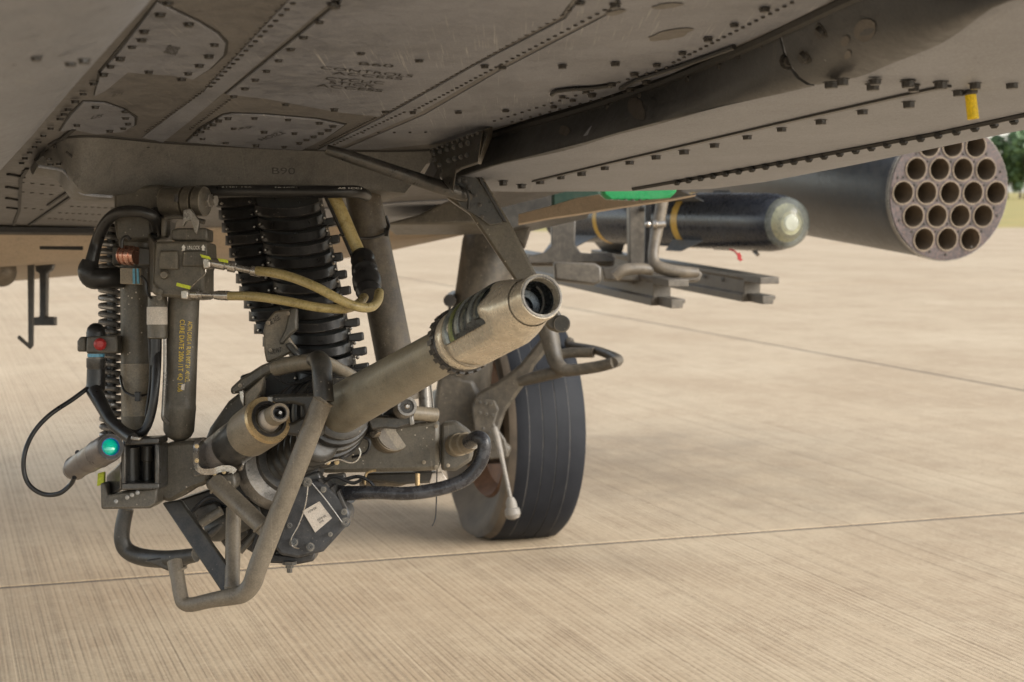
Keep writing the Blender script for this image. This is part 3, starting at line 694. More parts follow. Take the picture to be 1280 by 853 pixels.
# yellow tag and pin on the bay
pt = belly(1208,117,.056); dpt = (pt-CAM).dot(FWD)
tag = thing('safety_plug', V(1213,122,dpt), 'yellow plastic tube hanging below the dark hinge line of the bay', 'plug')
bm = NB(); lathe(bm, V(1213,118,dpt), V(1216.5,149,dpt), [(0,pr(7,dpt)),(1,pr(7.3,dpt)),(1,pr(5,dpt)),(.2,pr(5,dpt))], n=20); part('sleeve', bm, 'yellow_plastic', tag)
bm = NB(); lathe(bm, V(1212.5,112,dpt), V(1213.2,119,dpt), [(0,pr(4,dpt)),(.3,pr(9,dpt)),(.8,pr(9,dpt)),(1,pr(7.4,dpt))], n=20); part('cap', bm, 'black_metal', tag)
bm = NB(); tube(bm, [V(1184,107,dpt),V(1196,109,dpt-.004),V(1212,110,dpt-.004),V(1226,108,dpt)], pr(2,dpt), n=8, smooth=3); part('lanyard', bm, 'black_rubber', tag)
# green cover in the open bay
gp = [belly(750,238,.03), belly(832,238,.03), belly(834,246.5,.03), belly(755,247,.03)]
cv = thing('intake_cover', gp[3], 'bright green cover showing in the gap below the bay', 'cover')
bm = NB(); plate(bm, [(750,228),(848,228),(846,240),(838,247),(824,252),(764,252),(754,245)], 3.32, .06); part('shell', bm, 'green_cover', cv, bevel=.006)
bm = NB(); plate(bm, [(690,232),(752,232),(750,246),(715,252),(690,262)], 3.6, .1); part('flap', bm, 'shaded_green', cv, bevel=.006)
for k in range(7):
    bm = NB(); lathe(bm, V(764+k*9,249.5,3.315), V(764+k*9,252.5,3.315), [(0,.004),(1,.003)], n=8); part('stud', bm, 'black_metal', cv)
# ================================================================== turret and its lines
tp = V(300, 400, 2.4)
tur = thing('gun_turret', Vector((tp.x, tp.y, .45)), 'turret legs, hoses and ribbed black feed chutes hanging under the belly', 'turret')
def T_(name, bm, mat, parent=None, **k): return part(name, bm, mat, parent or tur, **k)
def px_tube(name, pts, r, d, mat, parent=None, smooth=5, n=14, **k):
    """hose through picture points (x, y[, depth]); r in picture pixels"""
    ps = [V(q[0], q[1], q[2] if len(q) > 2 else d) for q in pts]
    ds = [q[2] if len(q) > 2 else d for q in pts]
    rr = r if hasattr(r, '__len__') else [r]*len(pts)
    bm = NB(); tube(bm, ps, [pr(a, b) for a, b in zip(rr, ds)], n=n, smooth=smooth); return T_(name, bm, mat, parent, **k)
def px_lathe(name, a, b, prof, mat, parent=None, n=28, **k):
    """turned piece from picture point a to b (x, y, depth); profile radii in picture pixels at their own depth"""
    A, B = V(*a), V(*b); bm = NB()
    lathe(bm, A, B, [(t, pr(r, a[2]+(b[2]-a[2])*t)) for t, r in prof], n=n); return T_(name, bm, mat, parent, **k)
def px_plate(name, pxs, d, t, mat, parent=None, bevel=.003, **k):
    bm = NB(); plate(bm, pxs, d, t); return T_(name, bm, mat, parent, bevel=bevel, **k)
def bolt(parent, x, y, d, r, mat='black_metal', name='bolt'):
    bm = NB(); lathe(bm, V(x, y, d), V(x, y, d-pr(r,d)*.8), [(0,pr(r,d)*1.3),(.25,pr(r,d)*1.3),(.26,pr(r,d)),(.9,pr(r,d)),(1,pr(r*.75,d))], n=10); return T_(name, bm, mat, parent)
def text_px(body, a, b, up, dfun, mat, parent):
    cu = bpy.data.curves.new('lettering', 'FONT'); cu.body = body; cu.size = 1
    tmp = bpy.data.objects.new('t', cu); COL.objects.link(tmp); me = bpy.data.meshes.new_from_object(tmp)
    bpy.data.objects.remove(tmp); bpy.data.curves.remove(cu)
    xs = [v.co.x for v in me.vertices]; x0, x1 = min(xs), max(xs); y1 = max(v.co.y for v in me.vertices)
    off = Vector((0,0,0)); r = parent
    while r is not None: off += r.location; r = r.parent
    for v in me.vertices:
        t = (v.co.x-x0)/(x1-x0); h = v.co.y/y1
        X = a[0]+(b[0]-a[0])*t+up[0]*h; Y = a[1]+(b[1]-a[1])*t+up[1]*h
        v.co = V(X, Y, dfun(X, Y)) - off
    me.materials.append(M[mat]); me.name = 'lettering'
    o = bpy.data.objects.new('lettering', me); COL.objects.link(o); o.parent = parent; return o
# left leg
leg_ = px_lathe('turret_leg', (169,262,2.42), (170,546,2.42), [(0,21),(.15,20.5),(.32,19),(.5,18.5),(.92,18),(.97,17),(1,13)], 'olive_worn')
px_plate('leg_head', [(142,238),(150,233),(200,231),(224,234),(234,241),(235,262),(228,268),(206,270),(200,301),(146,301),(142,280)], 2.37, .09, 'olive_paint', leg_, bevel=.009)
px_lathe('pivot_collar', (205,252,2.36), (258,252,2.34), [(0,18),(.48,18.5),(.5,15),(.54,15),(.55,19.5),(.73,19.5),(.74,14),(.78,14),(.79,19),(.97,18.5),(1,15)], 'olive_paint', leg_)
px_lathe('pivot_nut', (257,251,2.345), (270,251,2.34), [(0,9),(.5,9),(.55,7),(1,7)], 'grey_metal', leg_, n=6)
px_plate('recess', [(217,242),(222,242),(222,253),(217,253)], 2.313, .006, 'black_metal', leg_, bevel=.001)
px_lathe('leg_band', (170,455,2.419), (171,520,2.419), [(0,19.2),(1,18.6)], 'olive_light', leg_)
px_tube('tie_wrap', [(150,470,2.41),(155,488,2.38),(168,495,2.37),(182,494,2.38),(189,489,2.41)], 1.6, 2.4, 'black_rubber', leg_, n=8)
px_plate('tie_lock', [(168,490),(175,490),(175,502),(168,502)], 2.362, .012, 'black_rubber', leg_, bevel=.001)
# spring
def coil(x0, y0, x1, y1, d, R, r, turns, name='spring'):
    pts = []
    n = int(turns*14)
    for k in range(n+1):
        t = k/n; a = 2*math.pi*turns*t
        c = V(x0+(x1-x0)*t, y0+(y1-y0)*t, d); pts.append(c + RT*math.cos(a)*pr(R,d) + FWD*math.sin(a)*pr(R,d))
    bm = NB(); tube(bm, pts, pr(r,d), n=8); return T_(name, bm, 'spring_steel')
coil(139,280,138,338,2.45, 13, 3.2, 6); coil(138,357,140,548,2.45, 12.5, 3.4, 19)
px_tube('spring_rod', [(139,280),(140,548)], 5.5, 2.45, 'dark_part', smooth=0)
px_plate('clamp_tab', [(140,308),(150,308),(150,332),(140,332)], 2.40, .03, 'olive_paint', leg_)
px_lathe('terminal', (152,319,2.355), (171,320,2.345), [(0,12),(.1,12.5),(.12,11),(.2,11),(.22,12.5),(.4,12.5),(.42,11.3),(.5,11.3),(.52,12.5),(.75,12.5),(.77,11),(1,11)], 'copper', leg_)
px_plate('terminal_block', [(171,308),(189,310),(189,333),(171,333)], 2.35, .03, 'dark_part', leg_)
px_plate('identity_band', [(150,335),(176,335),(177,356),(150,355)], 2.368, .01, 'olive_light', leg_, bevel=.001)
px_plate('blue_stripe', [(165.5,336),(168.5,336),(169,355),(166,355)], 2.365, .006, 'blue_tape', leg_, bevel=0)
px_plate('blue_stripe', [(170.5,336),(173,336),(174,355),(171,355)], 2.365, .006, 'blue_tape', leg_, bevel=0)
# loop hose and its boot
px_tube('loop_hose', [(198,288,2.36),(193,273,2.33),(180,266,2.32),(162,264,2.32),(145,267,2.34),(132,279,2.36),(122,300,2.38),(117,318,2.38),(113,334,2.38)], [8,7.6,7.4,7.2,7.2,7.4,7.6,8,9], 2.36, 'black_rubber')
px_tube('hose_boot', [(113,326,2.38),(111,338,2.38),(116,347,2.38),(128,348,2.38),(152,347,2.40)], [10,14,14.5,13.5,13], 2.38, 'black_rubber', smooth=4)
px_lathe('hose_gland', (196,292,2.36), (196,262,2.37), [(0,8),(.3,10),(1,8)], 'black_rubber')
# hydraulic block
blk = px_plate('valve_block', [(193,302),(258,301),(259,326),(255,336),(255,373),(240,374),(205,371),(190,366),(191,335)], 2.31, .08, 'olive_worn', bevel=.004)
px_plate('side_cheek', [(185,291,2.36),(193,302,2.308),(191,366,2.308),(188,366,2.36)], 2.34, .03, 'olive_paint', blk)
px_plate('latch_tray', [(214,287),(222,285),(259,285),(259,301),(214,301)], 2.32, .05, 'olive_paint', blk)
px_plate('post', [(201,272),(208,272),(208,296),(201,297)], 2.33, .03, 'olive_paint', blk)
px_tube('latch', [(206,273),(220,271),(238,273),(256,278)], 3.2, 2.32, 'dark_part', blk, n=10)
px_plate('latch_cam', [(229,262),(238,261),(249,276),(246,293),(243,290),(238,275),(232,277),(228,284)], 2.315, .012, 'grey_metal', blk, bevel=.001)
px_plate('cover_plate', [(199,313),(222,313),(223,338),(198,337)], 2.303, .01, 'olive_worn', blk)
px_lathe('button', (205,343,2.308), (205,344,2.296), [(0,6),(.6,6),(1,4)], 'olive_worn', blk)
px_plate('raised_panel', [(228,313),(257,313),(256,334),(226,334)], 2.306, .01, 'olive_paint', blk)
px_plate('chamfer', [(191,352),(200,362),(198,371),(190,367)], 2.306, .01, 'olive_worn', blk)
bolt(blk, 200, 365, 2.306, 3, 'olive_worn'); bolt(blk, 199, 372, 2.306, 3, 'olive_worn')
text_px('UNLOCK', (234,312), (250,312), (0,-4.6), lambda x, y: 2.3085, 'stencil_white', blk)
for x in (229.5, 254):
    bm = NB(); bm.faces.new([bm.verts.new(V(x+a, y, 2.3085)) for a, y in ((-1.6,313.5),(1.6,313.5),(1.6,309.8),(2.8,309.8),(0,305.8),(-2.8,309.8),(-1.6,309.8))]); T_('arrow_mark', bm, 'stencil_white', blk)
# fittings and straw coloured hoses
px_plate('elbow_fitting', [(253,322),(262,323),(263,335),(254,337)], 2.29, .025, 'bright_metal', blk, bevel=.002)
px_lathe('hose_fitting', (261,328,2.30), (327,341,2.30), [(0,5.5),(.12,6.5),(.3,6.5),(.32,5),(.36,5),(.37,7),(.5,7),(.52,4),(.78,4),(.8,6),(.97,6.3),(1,5)], 'fitting_steel', n=12)
px_plate('elbow_fitting', [(226,362),(235,362),(235,375),(226,374)], 2.285, .025, 'bright_metal', blk, bevel=.002)
px_lathe('hose_fitting', (234,368,2.30), (290,370,2.30), [(0,6),(.25,6.5),(.27,4.5),(.33,4.5),(.34,2.6),(.58,2.6),(.6,5),(.7,6),(.9,6.3),(1,5.4)], 'fitting_steel', n=12)
px_plate('flag_tag', [(250,318),(262,321),(264,325),(252,322)], 2.285, .002, 'lime_tag', blk, bevel=0)
px_plate('flag_tag', [(272,323),(285,325),(285,329),(274,327)], 2.285, .002, 'lime_tag', blk, bevel=0)
px_plate('flag_tag', [(221,353.5),(239,358),(237,362),(220,357.5)], 2.28, .002, 'lime_tag', blk, bevel=0)
px_tube('lock_wire', [(238,360),(247,351),(256,343),(257,337)], .7, 2.28, 'bright_metal', blk, n=6)
px_tube('hydraulic_hose', [(322,339,2.30),(340,341,2.27),(365,347,2.25),(395,359,2.23),(425,375,2.23),(448,384,2.24),(464,384,2.27),(472,376,2.31),(474,366,2.35)], 6, 2.3, 'hose_tan', smooth=6)
px_tube('hydraulic_hose', [(286,370,2.30),(320,371,2.27),(360,377,2.25),(395,384,2.245),(425,386.5,2.26),(440,384,2.29),(450,378,2.33),(455,372,2.36)], 5.8, 2.3, 'hose_tan', smooth=6)
px_lathe('ribbed_boot', (452,316,2.46), (462,371,2.38), [(0,8),(.1,14.5),(.18,15.5),(.24,13),(.3,13),(.33,16),(.45,17),(.5,14),(.56,14),(.6,18),(.75,18),(.8,15),(.85,15),(.88,16.5),(1,13)], 'black_rubber')
px_tube('hydraulic_pipe', [(417,244,2.47),(428,268,2.47),(440,296,2.47),(452,322,2.47)], 8, 2.47, 'hose_tan', smooth=3)
px_tube('pipe_line', [(408,244,2.49),(422,275,2.49),(434,302,2.49),(446,330,2.49)], 4, 2.49, 'black_metal', smooth=3)
# hoses under the fairing, and the right leg
px_tube('feed_hose', [(247,240,2.40),(300,239,2.40),(360,239.5,2.40),(420,240,2.40),(446,240,2.42),(458,245,2.46)], [8,8,8,8,8,7], 2.4, 'black_rubber', smooth=4)
hz = text_px('A1381 ARB            A0 1CC1 G 1C             A0 1CC1', (276,235.5), (452,236.5), (0,-2.0), lambda x, y: 2.3925, 'stencil_white', tur)
sl_ = px_lathe('turret_leg', (452,236,2.60), (504,502,2.60), [(0,22),(.2,22.5),(.6,23.5),(.95,24),(1,22)], 'gear_paint')
px_tube('tie_wrap', [(425,294,2.46),(448,298,2.53),(468,297,2.55),(482,291,2.57),(486,283,2.6),(482,270,2.6)], 1.8, 2.5, 'black_rubber', sl_, n=8)
px_lathe('tie_lock', (480,290,2.57), (486,291,2.57), [(0,5),(1,5)], 'black_rubber', sl_, n=10)
px_lathe('turret_pin', (530,480,2.60), (533,532,2.60), [(0,8),(1,8)], 'grey_metal')
px_tube('lock_wire', [(538,478),(541,505),(543,528)], 1.2, 2.58, 'grey_metal', n=6)
# jacks: thin rod with labelled sleeve, then the big cylinder
jk = px_lathe('damper', (197,370,2.36), (197,424,2.36), [(0,12),(.3,12.5),(.97,12.5),(1,10)], 'olive_worn')
px_lathe('paper_label', (196.5,384,2.359), (196.5,406,2.359), [(0,12.9),(1,12.9)], 'label_white', jk)
px_lathe('damper_rod', (195,422,2.36), (193,500,2.36), [(0,7),(.45,7),(.47,5),(1,5)], 'black_rubber', jk)
px_tube('pipe_line', [(206,424,2.35),(206,470,2.35),(204,512,2.35),(204,523,2.35),(210,530,2.36)], 2.4, 2.35, 'grey_metal', smooth=3)
cyl = px_lathe('elevation_jack', (230,366,2.38), (223,552,2.38), [(0,19),(.04,19.5),(.3,19.5),(.75,19.8),(.757,20.3),(.79,20.3),(.80,20),(.93,19),(.97,15),(.99,8),(1,4)], 'olive_worn')
def on_jack(x, y):
    t = (y-366)/186; cx = 230-7*t; r = 20.2; dx = max(-r*.98, min(r*.98, x-cx)); return 2.38 - pr(math.sqrt(r*r-dx*dx), 2.38) - .0012
text_px('CURE DATE 2006 /1T 4Q 1/06', (225,400), (222,490), (6,0), on_jack, 'stencil_yellow', cyl)
text_px('ACTN CARG A  PLAN. INST 24  -40 NCL', (235,402), (231,478), (5.5,0), on_jack, 'stencil_yellow', cyl)
bm = NB(); plate(bm, [(227,481),(231,480),(230,488),(226,487)], 2.338, .003); T_('chip_mark', bm, 'label_white', cyl)
# connectors at the far left
cb = px_plate('connector_bracket', [(108,421),(146,419),(147,442),(107,442)], 2.38, .04, 'olive_paint')
px_plate('bracket_ear', [(96,427),(100,421),(107,421),(107,440),(96,440)], 2.385, .02, 'olive_paint', cb)
px_lathe('red_cap', (125,430.5,2.378), (125,430.5,2.366), [(0,7.8),(.6,7.8),(.8,6.8),(1,4)], 'red_cap', cb)
px_lathe('rubber_boot', (120,424,2.40), (120,404,2.40), [(0,12),(.4,12),(.7,10.5),(.9,7),(1,3)], 'black_rubber', cb)
px_lathe('connector', (120,441,2.39), (120,464,2.39), [(0,11),(.05,10),(.28,10),(.3,11.8),(.8,11.8),(.85,11),(1,11)], 'gunmetal', cb)
px_lathe('blue_ring', (120,442.5,2.389), (120,446.5,2.389), [(0,10.6),(1,10.6)], 'blue_tape', cb)
px_tube('rubber_elbow', [(120,462,2.39),(120,480,2.39),(119,488,2.39),(121,496,2.39)], [11.5,12,12,9], 2.39, 'black_rubber', cb, smooth=3)
px_tube('cable', [(118,489,2.38),(128,508,2.36),(140,528,2.34),(155,541,2.32),(166,549,2.30)], [10,8.5,8,8,8], 2.35, 'black_rubber')
px_tube('cable', [(197,424,2.37),(196,460,2.35),(193,495,2.34),(189,518,2.34),(182,536,2.34),(171,543,2.34),(160,541,2.34)], 5.5, 2.35, 'black_rubber')
px_tube('sensor_cable', [(109,486,2.38),(90,500,2.36),(62,519,2.33),(42,541,2.32),(31,566,2.31),(30,590,2.31),(38,608,2.31),(55,618,2.31),(74,617,2.30),(88,606,2.30),(93,597,2.29)], 3, 2.33, 'black_rubber', smooth=6)
# sensor tube with coated lens
sens = px_lathe('sensor_tube', (88,589,2.36), (138,559,2.24), [(0,6),(.04,12),(.12,14),(.14,15.5),(.16,14.5),(.45,15.5),(.47,16.5),(.5,16),(.72,17.5),(.73,18.3),(.75,18),(.97,18.3),(1,17),(1,13),(.93,12)], 'grey_metal')
sens.data.materials[0] = M['sensor_paint']
px_lathe('lens_ring', (136.2,560,2.246), (138.6,558.6,2.236), [(0,17.2),(1,16),(1,11.4),(.2,11)], 'black_metal', sens)
px_lathe('lens', (136.5,559.8,2.245), (138.2,558.9,2.2385), [(0,11.6),(.4,10.5),(.7,7),(.8,1)], 'lens_coating', sens)
px_lathe('lens_edge', (137.0,559.5,2.243), (138.3,558.8,2.2378), [(0,11.4),(1,11.4),(1,10.5),(0,10.5)], 'blue_coating', sens)
for x, y in ((97,566),(99,576)): bolt(sens, x, y, 2.325, 2.6, 'black_metal')
# box frame beside it
bx = px_plate('box_back', [(153,548),(199,546),(199,612),(150,612)], 2.36, .03, 'black_metal')
for nm, q, d_ in (('frame_bar', [(156,549),(199,547),(199,555),(156,557)], 2.30), ('frame_bar', [(193,555),(199,555),(199,606),(193,606)], 2.30), ('frame_bar', [(151,604),(199,604),(199,612),(151,613)], 2.298), ('frame_bar', [(151,556),(157,556),(157,605),(151,606)], 2.299)):
    px_plate(nm, q, d_, .06, 'gunmetal', bx, bevel=.002)
px_plate('box_side', [(133,594,2.36),(151,577,2.295),(151,613,2.295),(134,622,2.36)], 2.33, .02, 'gunmetal', bx)
px_plate('box_floor', [(125,604),(132,604),(134,620),(150,616),(197,610),(196,630),(187,636),(126,637)], 2.32, .06, 'olive_paint', bx)
px_plate('lime_strip', [(122,592),(130,590),(130,606),(121,608)], 2.34, .01, 'lime_tag', bx, bevel=.001)
px_lathe('solenoid', (163,560,2.34), (164,603,2.34), [(0,11),(1,11)], 'dark_part', bx); px_lathe('solenoid', (184,558,2.34), (184,603,2.34), [(0,7),(.4,7),(.42,5),(1,5)], 'dark_part', bx)
for x, y in ((145,627),(159,622),(165,619),(172,616)): bolt(bx, x, y, 2.31, 2.1, 'grey_metal')
px_plate('hinge_clip', [(164,545),(176,547),(175,551),(163,550)], 2.29, .01, 'bright_metal', bx, bevel=.001)
# ------------------------------------------------------------------ feed chutes
def chute(Lx, Rx, y0, y1, n, d, bow, sag, studs, label):
    root = bpy.data.objects.new('feed_chute', None); COL.objects.link(root); root.parent = tur; root['label'] = label
    def ed(tab, y):
        for a, b in zip(tab, tab[1:]):
            if y <= b[1]: return a[0]+(b[0]-a[0])*(y-a[1])/(b[1]-a[1])
        return tab[-1][0]
    core = NB(); pts = []
    for k in range(9):
        y = y0-26 + (y1-y0+34)*k/8; pts.append((ed(Lx, y)+4, ed(Rx, y)-4, y))
    for a, b in zip(pts, pts[1:]):
        prism(core, [V(a[0],a[2],d+.012), V(a[1],a[2],d+.012), V(b[1],b[2],d+.012), V(b[0],b[2],d+.012)], FWD*.06)
    part('core', core, 'black_rubber', root)
    for k in range(n):
        y = y0 + (y1-y0)*k/(n-1); xl, xr = ed(Lx, y), ed(Rx, y-4); h = 6.2; bm = NB(); ring = []
        for j in range(13):
            th = -1 + 2*j/12; q = math.cos(th*math.pi/2)
            X = (xl+xr)/2 + (xr-xl)/2*math.sin(th*math.pi/2)
            Y = y + sag*q + (-5 if th > 0 else 3)*abs(th) + random.uniform(-.3,.3); D = d - bow*q
            ring.append([bm.verts.new(V(X, Y-h, D)), bm.verts.new(V(X, Y+h*.7, D-.003)), bm.verts.new(V(X, Y+h, D+.001)), bm.verts.new(V(X, Y+h, D+.006)), bm.verts.new(V(X, Y-h, D+.006))])
        for a, b in zip(ring, ring[1:]):
            for i in range(5): bm.faces.new((a[i], a[(i+1) % 5], b[(i+1) % 5], b[i]))
        bm.faces.new(ring[0]); bm.faces.new(ring[-1])
        lk = part('chute_link', bm, 'black_rubber' if k % 3 else 'black_metal', root, smooth=40)
        for t in studs:
            th = t; q = math.cos(th*math.pi/2); X = (xl+xr)/2 + (xr-xl)/2*math.sin(th*math.pi/2); D = d - bow*q - .004
            bm = NB(); p = V(X, y + sag*q + (-5 if th > 0 else 3)*abs(th)+1, D); lathe(bm, p, p-FWD*.004, [(0,pr(2,d)),(.6,pr(1.9,d)),(1,pr(1,d))], n=8)
            s_ = bpy.data.meshes.new('stud'); 
            part('stud', bm, 'bright_metal', root)
    return root
chA = chute([(268,240),(275,275),(288,320),(300,365),(318,410),(334,432)], [(330,240),(336,275),(345,320),(355,365),(365,410),(370,432)], 250, 424, 12, 2.56, .03, 3, (-.55,.25), 'narrower black ribbed chute behind')
chB = chute([(314,240),(322,275),(332,320),(346,370),(356,410),(366,466)], [(400,240),(408,275),(419,325),(430,380),(441,430),(447,468)], 258, 466, 14, 2.52, .05, 9, (-.75,.85), 'wide black ribbed chute in front')
for k, (x, y) in enumerate(((437,404),(442,422),(446,440),(449,460),(430,384),(426,364),(421,344),(416,322),(412,300),(408,278))):
    px_plate('chute_lug', [(x-7,y-4),(x+11,y-7),(x+12,y+3),(x+6,y+5),(x-7,y+5)], 2.50+.002*k, .02, 'black_metal', chB, bevel=.002)
    bm = NB(); sphere(bm, V(x+1, y+7, 2.48), pr(2.6, 2.48), 8); part('stud', bm, 'bright_metal', chB)
# ------------------------------------------------------------------ cradle
crd = px_plate('cradle_back', [(300,470),(345,455),(470,460),(480,520),(440,575),(380,600),(318,600),(300,560)], 2.50, .10, 'black_metal')
mp_ = px_plate('mount_plate', [(329,414),(331,404),(343,389),(363,386),(371,385),(371,412),(360,420),(372,437),(350,448),(333,454),(330,440)], 2.44, .015, 'olive_light', crd)
px_plate('mount_rib', [(362,385),(371,385),(371,412),(362,420),(352,432),(348,428),(356,412)], 2.43, .02, 'olive_paint', crd)
px_plate('mount_tab', [(355,431),(362,428),(376,445),(370,449)], 2.42, .02, 'dark_part', crd)
text_px('USE AGE', (336,408), (351,399), (-3.5,-5.5), lambda x, y: 2.4385, 'stencil', mp_); text_px('MOUNT', (335,444), (352,440), (0,-6), lambda x, y: 2.4385, 'stencil', mp_)
ca = px_plate('cradle_arm', [(251,562),(262,535),(285,502),(305,486),(330,472),(328,500),(310,520),(290,540),(272,560),(262,572)], 2.475, .05, 'olive_worn', crd, bevel=.006)
px_plate('cradle_lid', [(287,486),(300,474),(326,457),(350,447),(395,441),(396,450),(352,460),(331,470),(305,489),(289,494)], 2.38, .06, 'olive_worn', crd, bevel=.004)
px_plate('cradle_flange', [(305,493),(331,470),(327,488),(312,512),(305,512)], 2.37, .012, 'olive_light', crd, bevel=.002)
px_plate('latch_plate', [(299,489),(304,488),(305,510),(300,500)], 2.365, .01, 'bright_metal', crd, bevel=.001)
px_tube('cradle_tube', [(345,461,2.36),(372,455,2.32),(400,452,2.28)], 9.5, 2.3, 'olive_light', crd, smooth=3)
px_tube('cradle_tube', [(402,450,2.30),(425,462,2.36),(446,474,2.40)], 8, 2.3, 'olive_light', crd, smooth=3)
for x, y in ((320,497),(364,489),(383,487)): bolt(crd, x, y, 2.44, 4.5, 'olive_light')
bolt(crd, 379, 489, 2.40, 3.4, 'bright_metal')
px_plate('cradle_box', [(201,558),(212,553),(240,551),(262,553),(263,594),(258,606),(240,612),(214,628),(204,627),(198,618)], 2.36, .09, 'olive_worn', crd, bevel=.010)
px_plate('cradle_foot', [(256,600),(282,594),(293,592),(296,606),(291,614),(258,612)], 2.33, .04, 'olive_paint', crd, bevel=.004)
bm = NB(); rib = [V(x, y, dd) for x, y, dd in ((255,548,2.345),(247,552,2.335),(245,562,2.33),(245,578,2.33),(248,586,2.328),(256,590,2.325),(268,589,2.32),(277,586,2.32),(288,586,2.32),(294,590,2.32))]
tube(bm, rib, 1.0, smooth=4, sect=[(-.0042,-.0009),(.0042,-.0009),(.0042,.0009),(-.0042,.0009)]); T_('clip_strip', bm, 'fitting_steel', crd)
for x, y in ((246,558),(246,576),(268,592),(280,590)): bolt(crd, x, y, 2.325, 2.2, 'gold_metal')
px_plate('inner_block', [(215,628),(262,612),(300,606),(345,600),(380,600),(372,690),(330,700),(262,660),(236,645)], 2.44, .08, 'black_metal', crd)
px_plate('inner_fin', [(240,636),(268,628),(275,640),(250,655)], 2.40, .03, 'gunmetal', crd); px_tube('inner_rod', [(250,655),(277,638)], 6, 2.37, 'olive_paint', crd, smooth=0)
px_tube('inner_rod', [(262,668),(300,640)], 5, 2.40, 'gunmetal', crd, smooth=0); px_tube('inner_rod', [(300,690),(325,662)], 4, 2.40, 'olive_paint', crd, smooth=0)
px_plate('inner_fin', [(262,640),(300,628),(310,668),(285,690),(272,672)], 2.42, .03, 'dark_part', crd)
# cross beam and cable to the motor
cbm = px_plate('cross_beam', [(392,560),(440,545),(478,541),(500,531),(545,526),(549,532),(549,588),(500,590),(402,592)], 2.42, .05, 'olive_worn', bevel=.006)
px_plate('beam_end', [(551,529),(569,527),(588,541),(592,556),(590,576),(570,589),(551,589)], 2.43, .05, 'olive_paint', cbm, bevel=.005)
px_plate('slot', [(467,555),(473,552),(479,556),(473,560)], 2.417, .006, 'black_metal', cbm, bevel=.001)
for x, y in ((436,556),(530,578),(545,533),(545,584)): bolt(cbm, x, y, 2.418, 2, 'olive_light')
px_lathe('connector', (569,557,2.43), (592,552,2.36), [(0,14),(.25,14.5),(.28,12.5),(.5,12.5),(.52,13.5),(.62,13.5),(.65,11.5),(.8,11),(1,9.5)], 'olive_light', cbm)
px_tube('power_cable', [(586,553,2.36),(596,547,2.335),(604,551,2.33),(605,563,2.33),(598,582,2.33),(580,600,2.33),(550,611,2.33),(510,617,2.33),(470,616,2.34),(430,617,2.37)], [9,9,9,9,9,9,8.8,8.6,8.4,9.5], 2.33, 'tape_black', cbm, smooth=6)
for q in (((597,541),(599,545)),((606,547),(604,552))): pass
px_tube('lock_wire', [(548,530),(547,560),(546,600),(545,640),(543,652),(540,658)], .9, 2.44, 'black_metal', cbm, n=6)
bm = NB(); rib = [V(x, y, 2.37) for x, y in ((406,580),(414,576),(425,574),(437,578),(446,576),(451,567),(449,560))]
tube(bm, rib, 1.0, smooth=4, sect=[(-.0042,-.0009),(.0042,-.0009),(.0042,.0009),(-.0042,.0009)]); T_('clip_strip', bm, 'fitting_steel', cbm)
for x, y in ((410,578),(421,578)): bolt(cbm, x, y, 2.375, 2.6, 'gold_metal')
px_plate('beam_foot', [(455,592),(545,590),(540,604),(500,606),(455,600)], 2.50, .03, 'dark_part', cbm)
px_tube('beam_strut', [(450,606),(500,601),(540,588)], 7, 2.52, 'gear_paint', cbm, smooth=2)
for x in (522,): px_lathe('pin', (x,592,2.42), (x,612,2.42), [(0,3),(1,3)], 'gold_metal', cbm)
px_plate('tag_plate', [(540,592),(552,590),(560,602),(536,606)], 2.45, .01, 'label_white', cbm, bevel=.001)
# tubular guard
gd = bpy.data.objects.new('guard', None); COL.objects.link(gd); gd.parent = tur; gd['label'] = 'bent tube guard below the gun'
def G(name, pts, r, mat, d=2.2, smooth=4, **k):
    ps = [V(q[0], q[1], q[2] if len(q) > 2 else d) for q in pts]; bm = NB(); rr = r if hasattr(r, '__len__') else [r]*len(pts)
    tube(bm, ps, [pr(a, (q[2] if len(q) > 2 else d)) for a, q in zip(rr, pts)], smooth=smooth, n=18); return part(name, bm, mat, gd)
G('guard_sleeve', [(390,450,2.25),(398,450,2.23),(402,458,2.21),(403,475,2.20),(405,503,2.195)], [8,12,13,12.8,13], 'dark_part', smooth=5)
G('guard_tube', [(405,500,2.195),(399,512,2.195),(372,582,2.20),(340,663,2.21),(322,710,2.215),(315,730,2.22),(304,742,2.225),(289,746,2.23),(262,751,2.24),(240,756,2.25),(230,754,2.255),(226,745,2.26),(222,722,2.27),(218,702,2.28)], [13,13,12.8,12.6,12.4,12,11.5,11,9.5,9.2,9.2,9.2,9.2,9.4], 'guard_paint', smooth=5)
G('guard_tube', [(292,636,2.30),(291,690,2.27),(290,742,2.235)], 9.5, 'guard_paint', smooth=0)
G('guard_tube', [(270,604,2.30),(300,632,2.26),(336,666,2.215)], [12,11.5,11], 'guard_paint', smooth=0)
G('guard_tube', [(158,636,2.42),(153,660,2.42),(153,678,2.42),(161,690,2.42),(180,697,2.41),(210,699,2.38),(245,694,2.36)], [9.5,9.8,10,10.5,11,11,9], 'dark_part', smooth=5)
bm = NB(); plate(bm, [(202,629,2.33),(226,625,2.33),(284,706,2.25),(286,745,2.24),(279,744,2.24)], 2.3, .012); part('guard_brace', bm, 'dark_part', gd, bevel=.003)
bm = NB(); plate(bm, [(180,702),(230,690),(238,702),(226,714),(214,716)], 2.37, .02); part('guard_gusset', bm, 'dark_part', gd, bevel=.003)
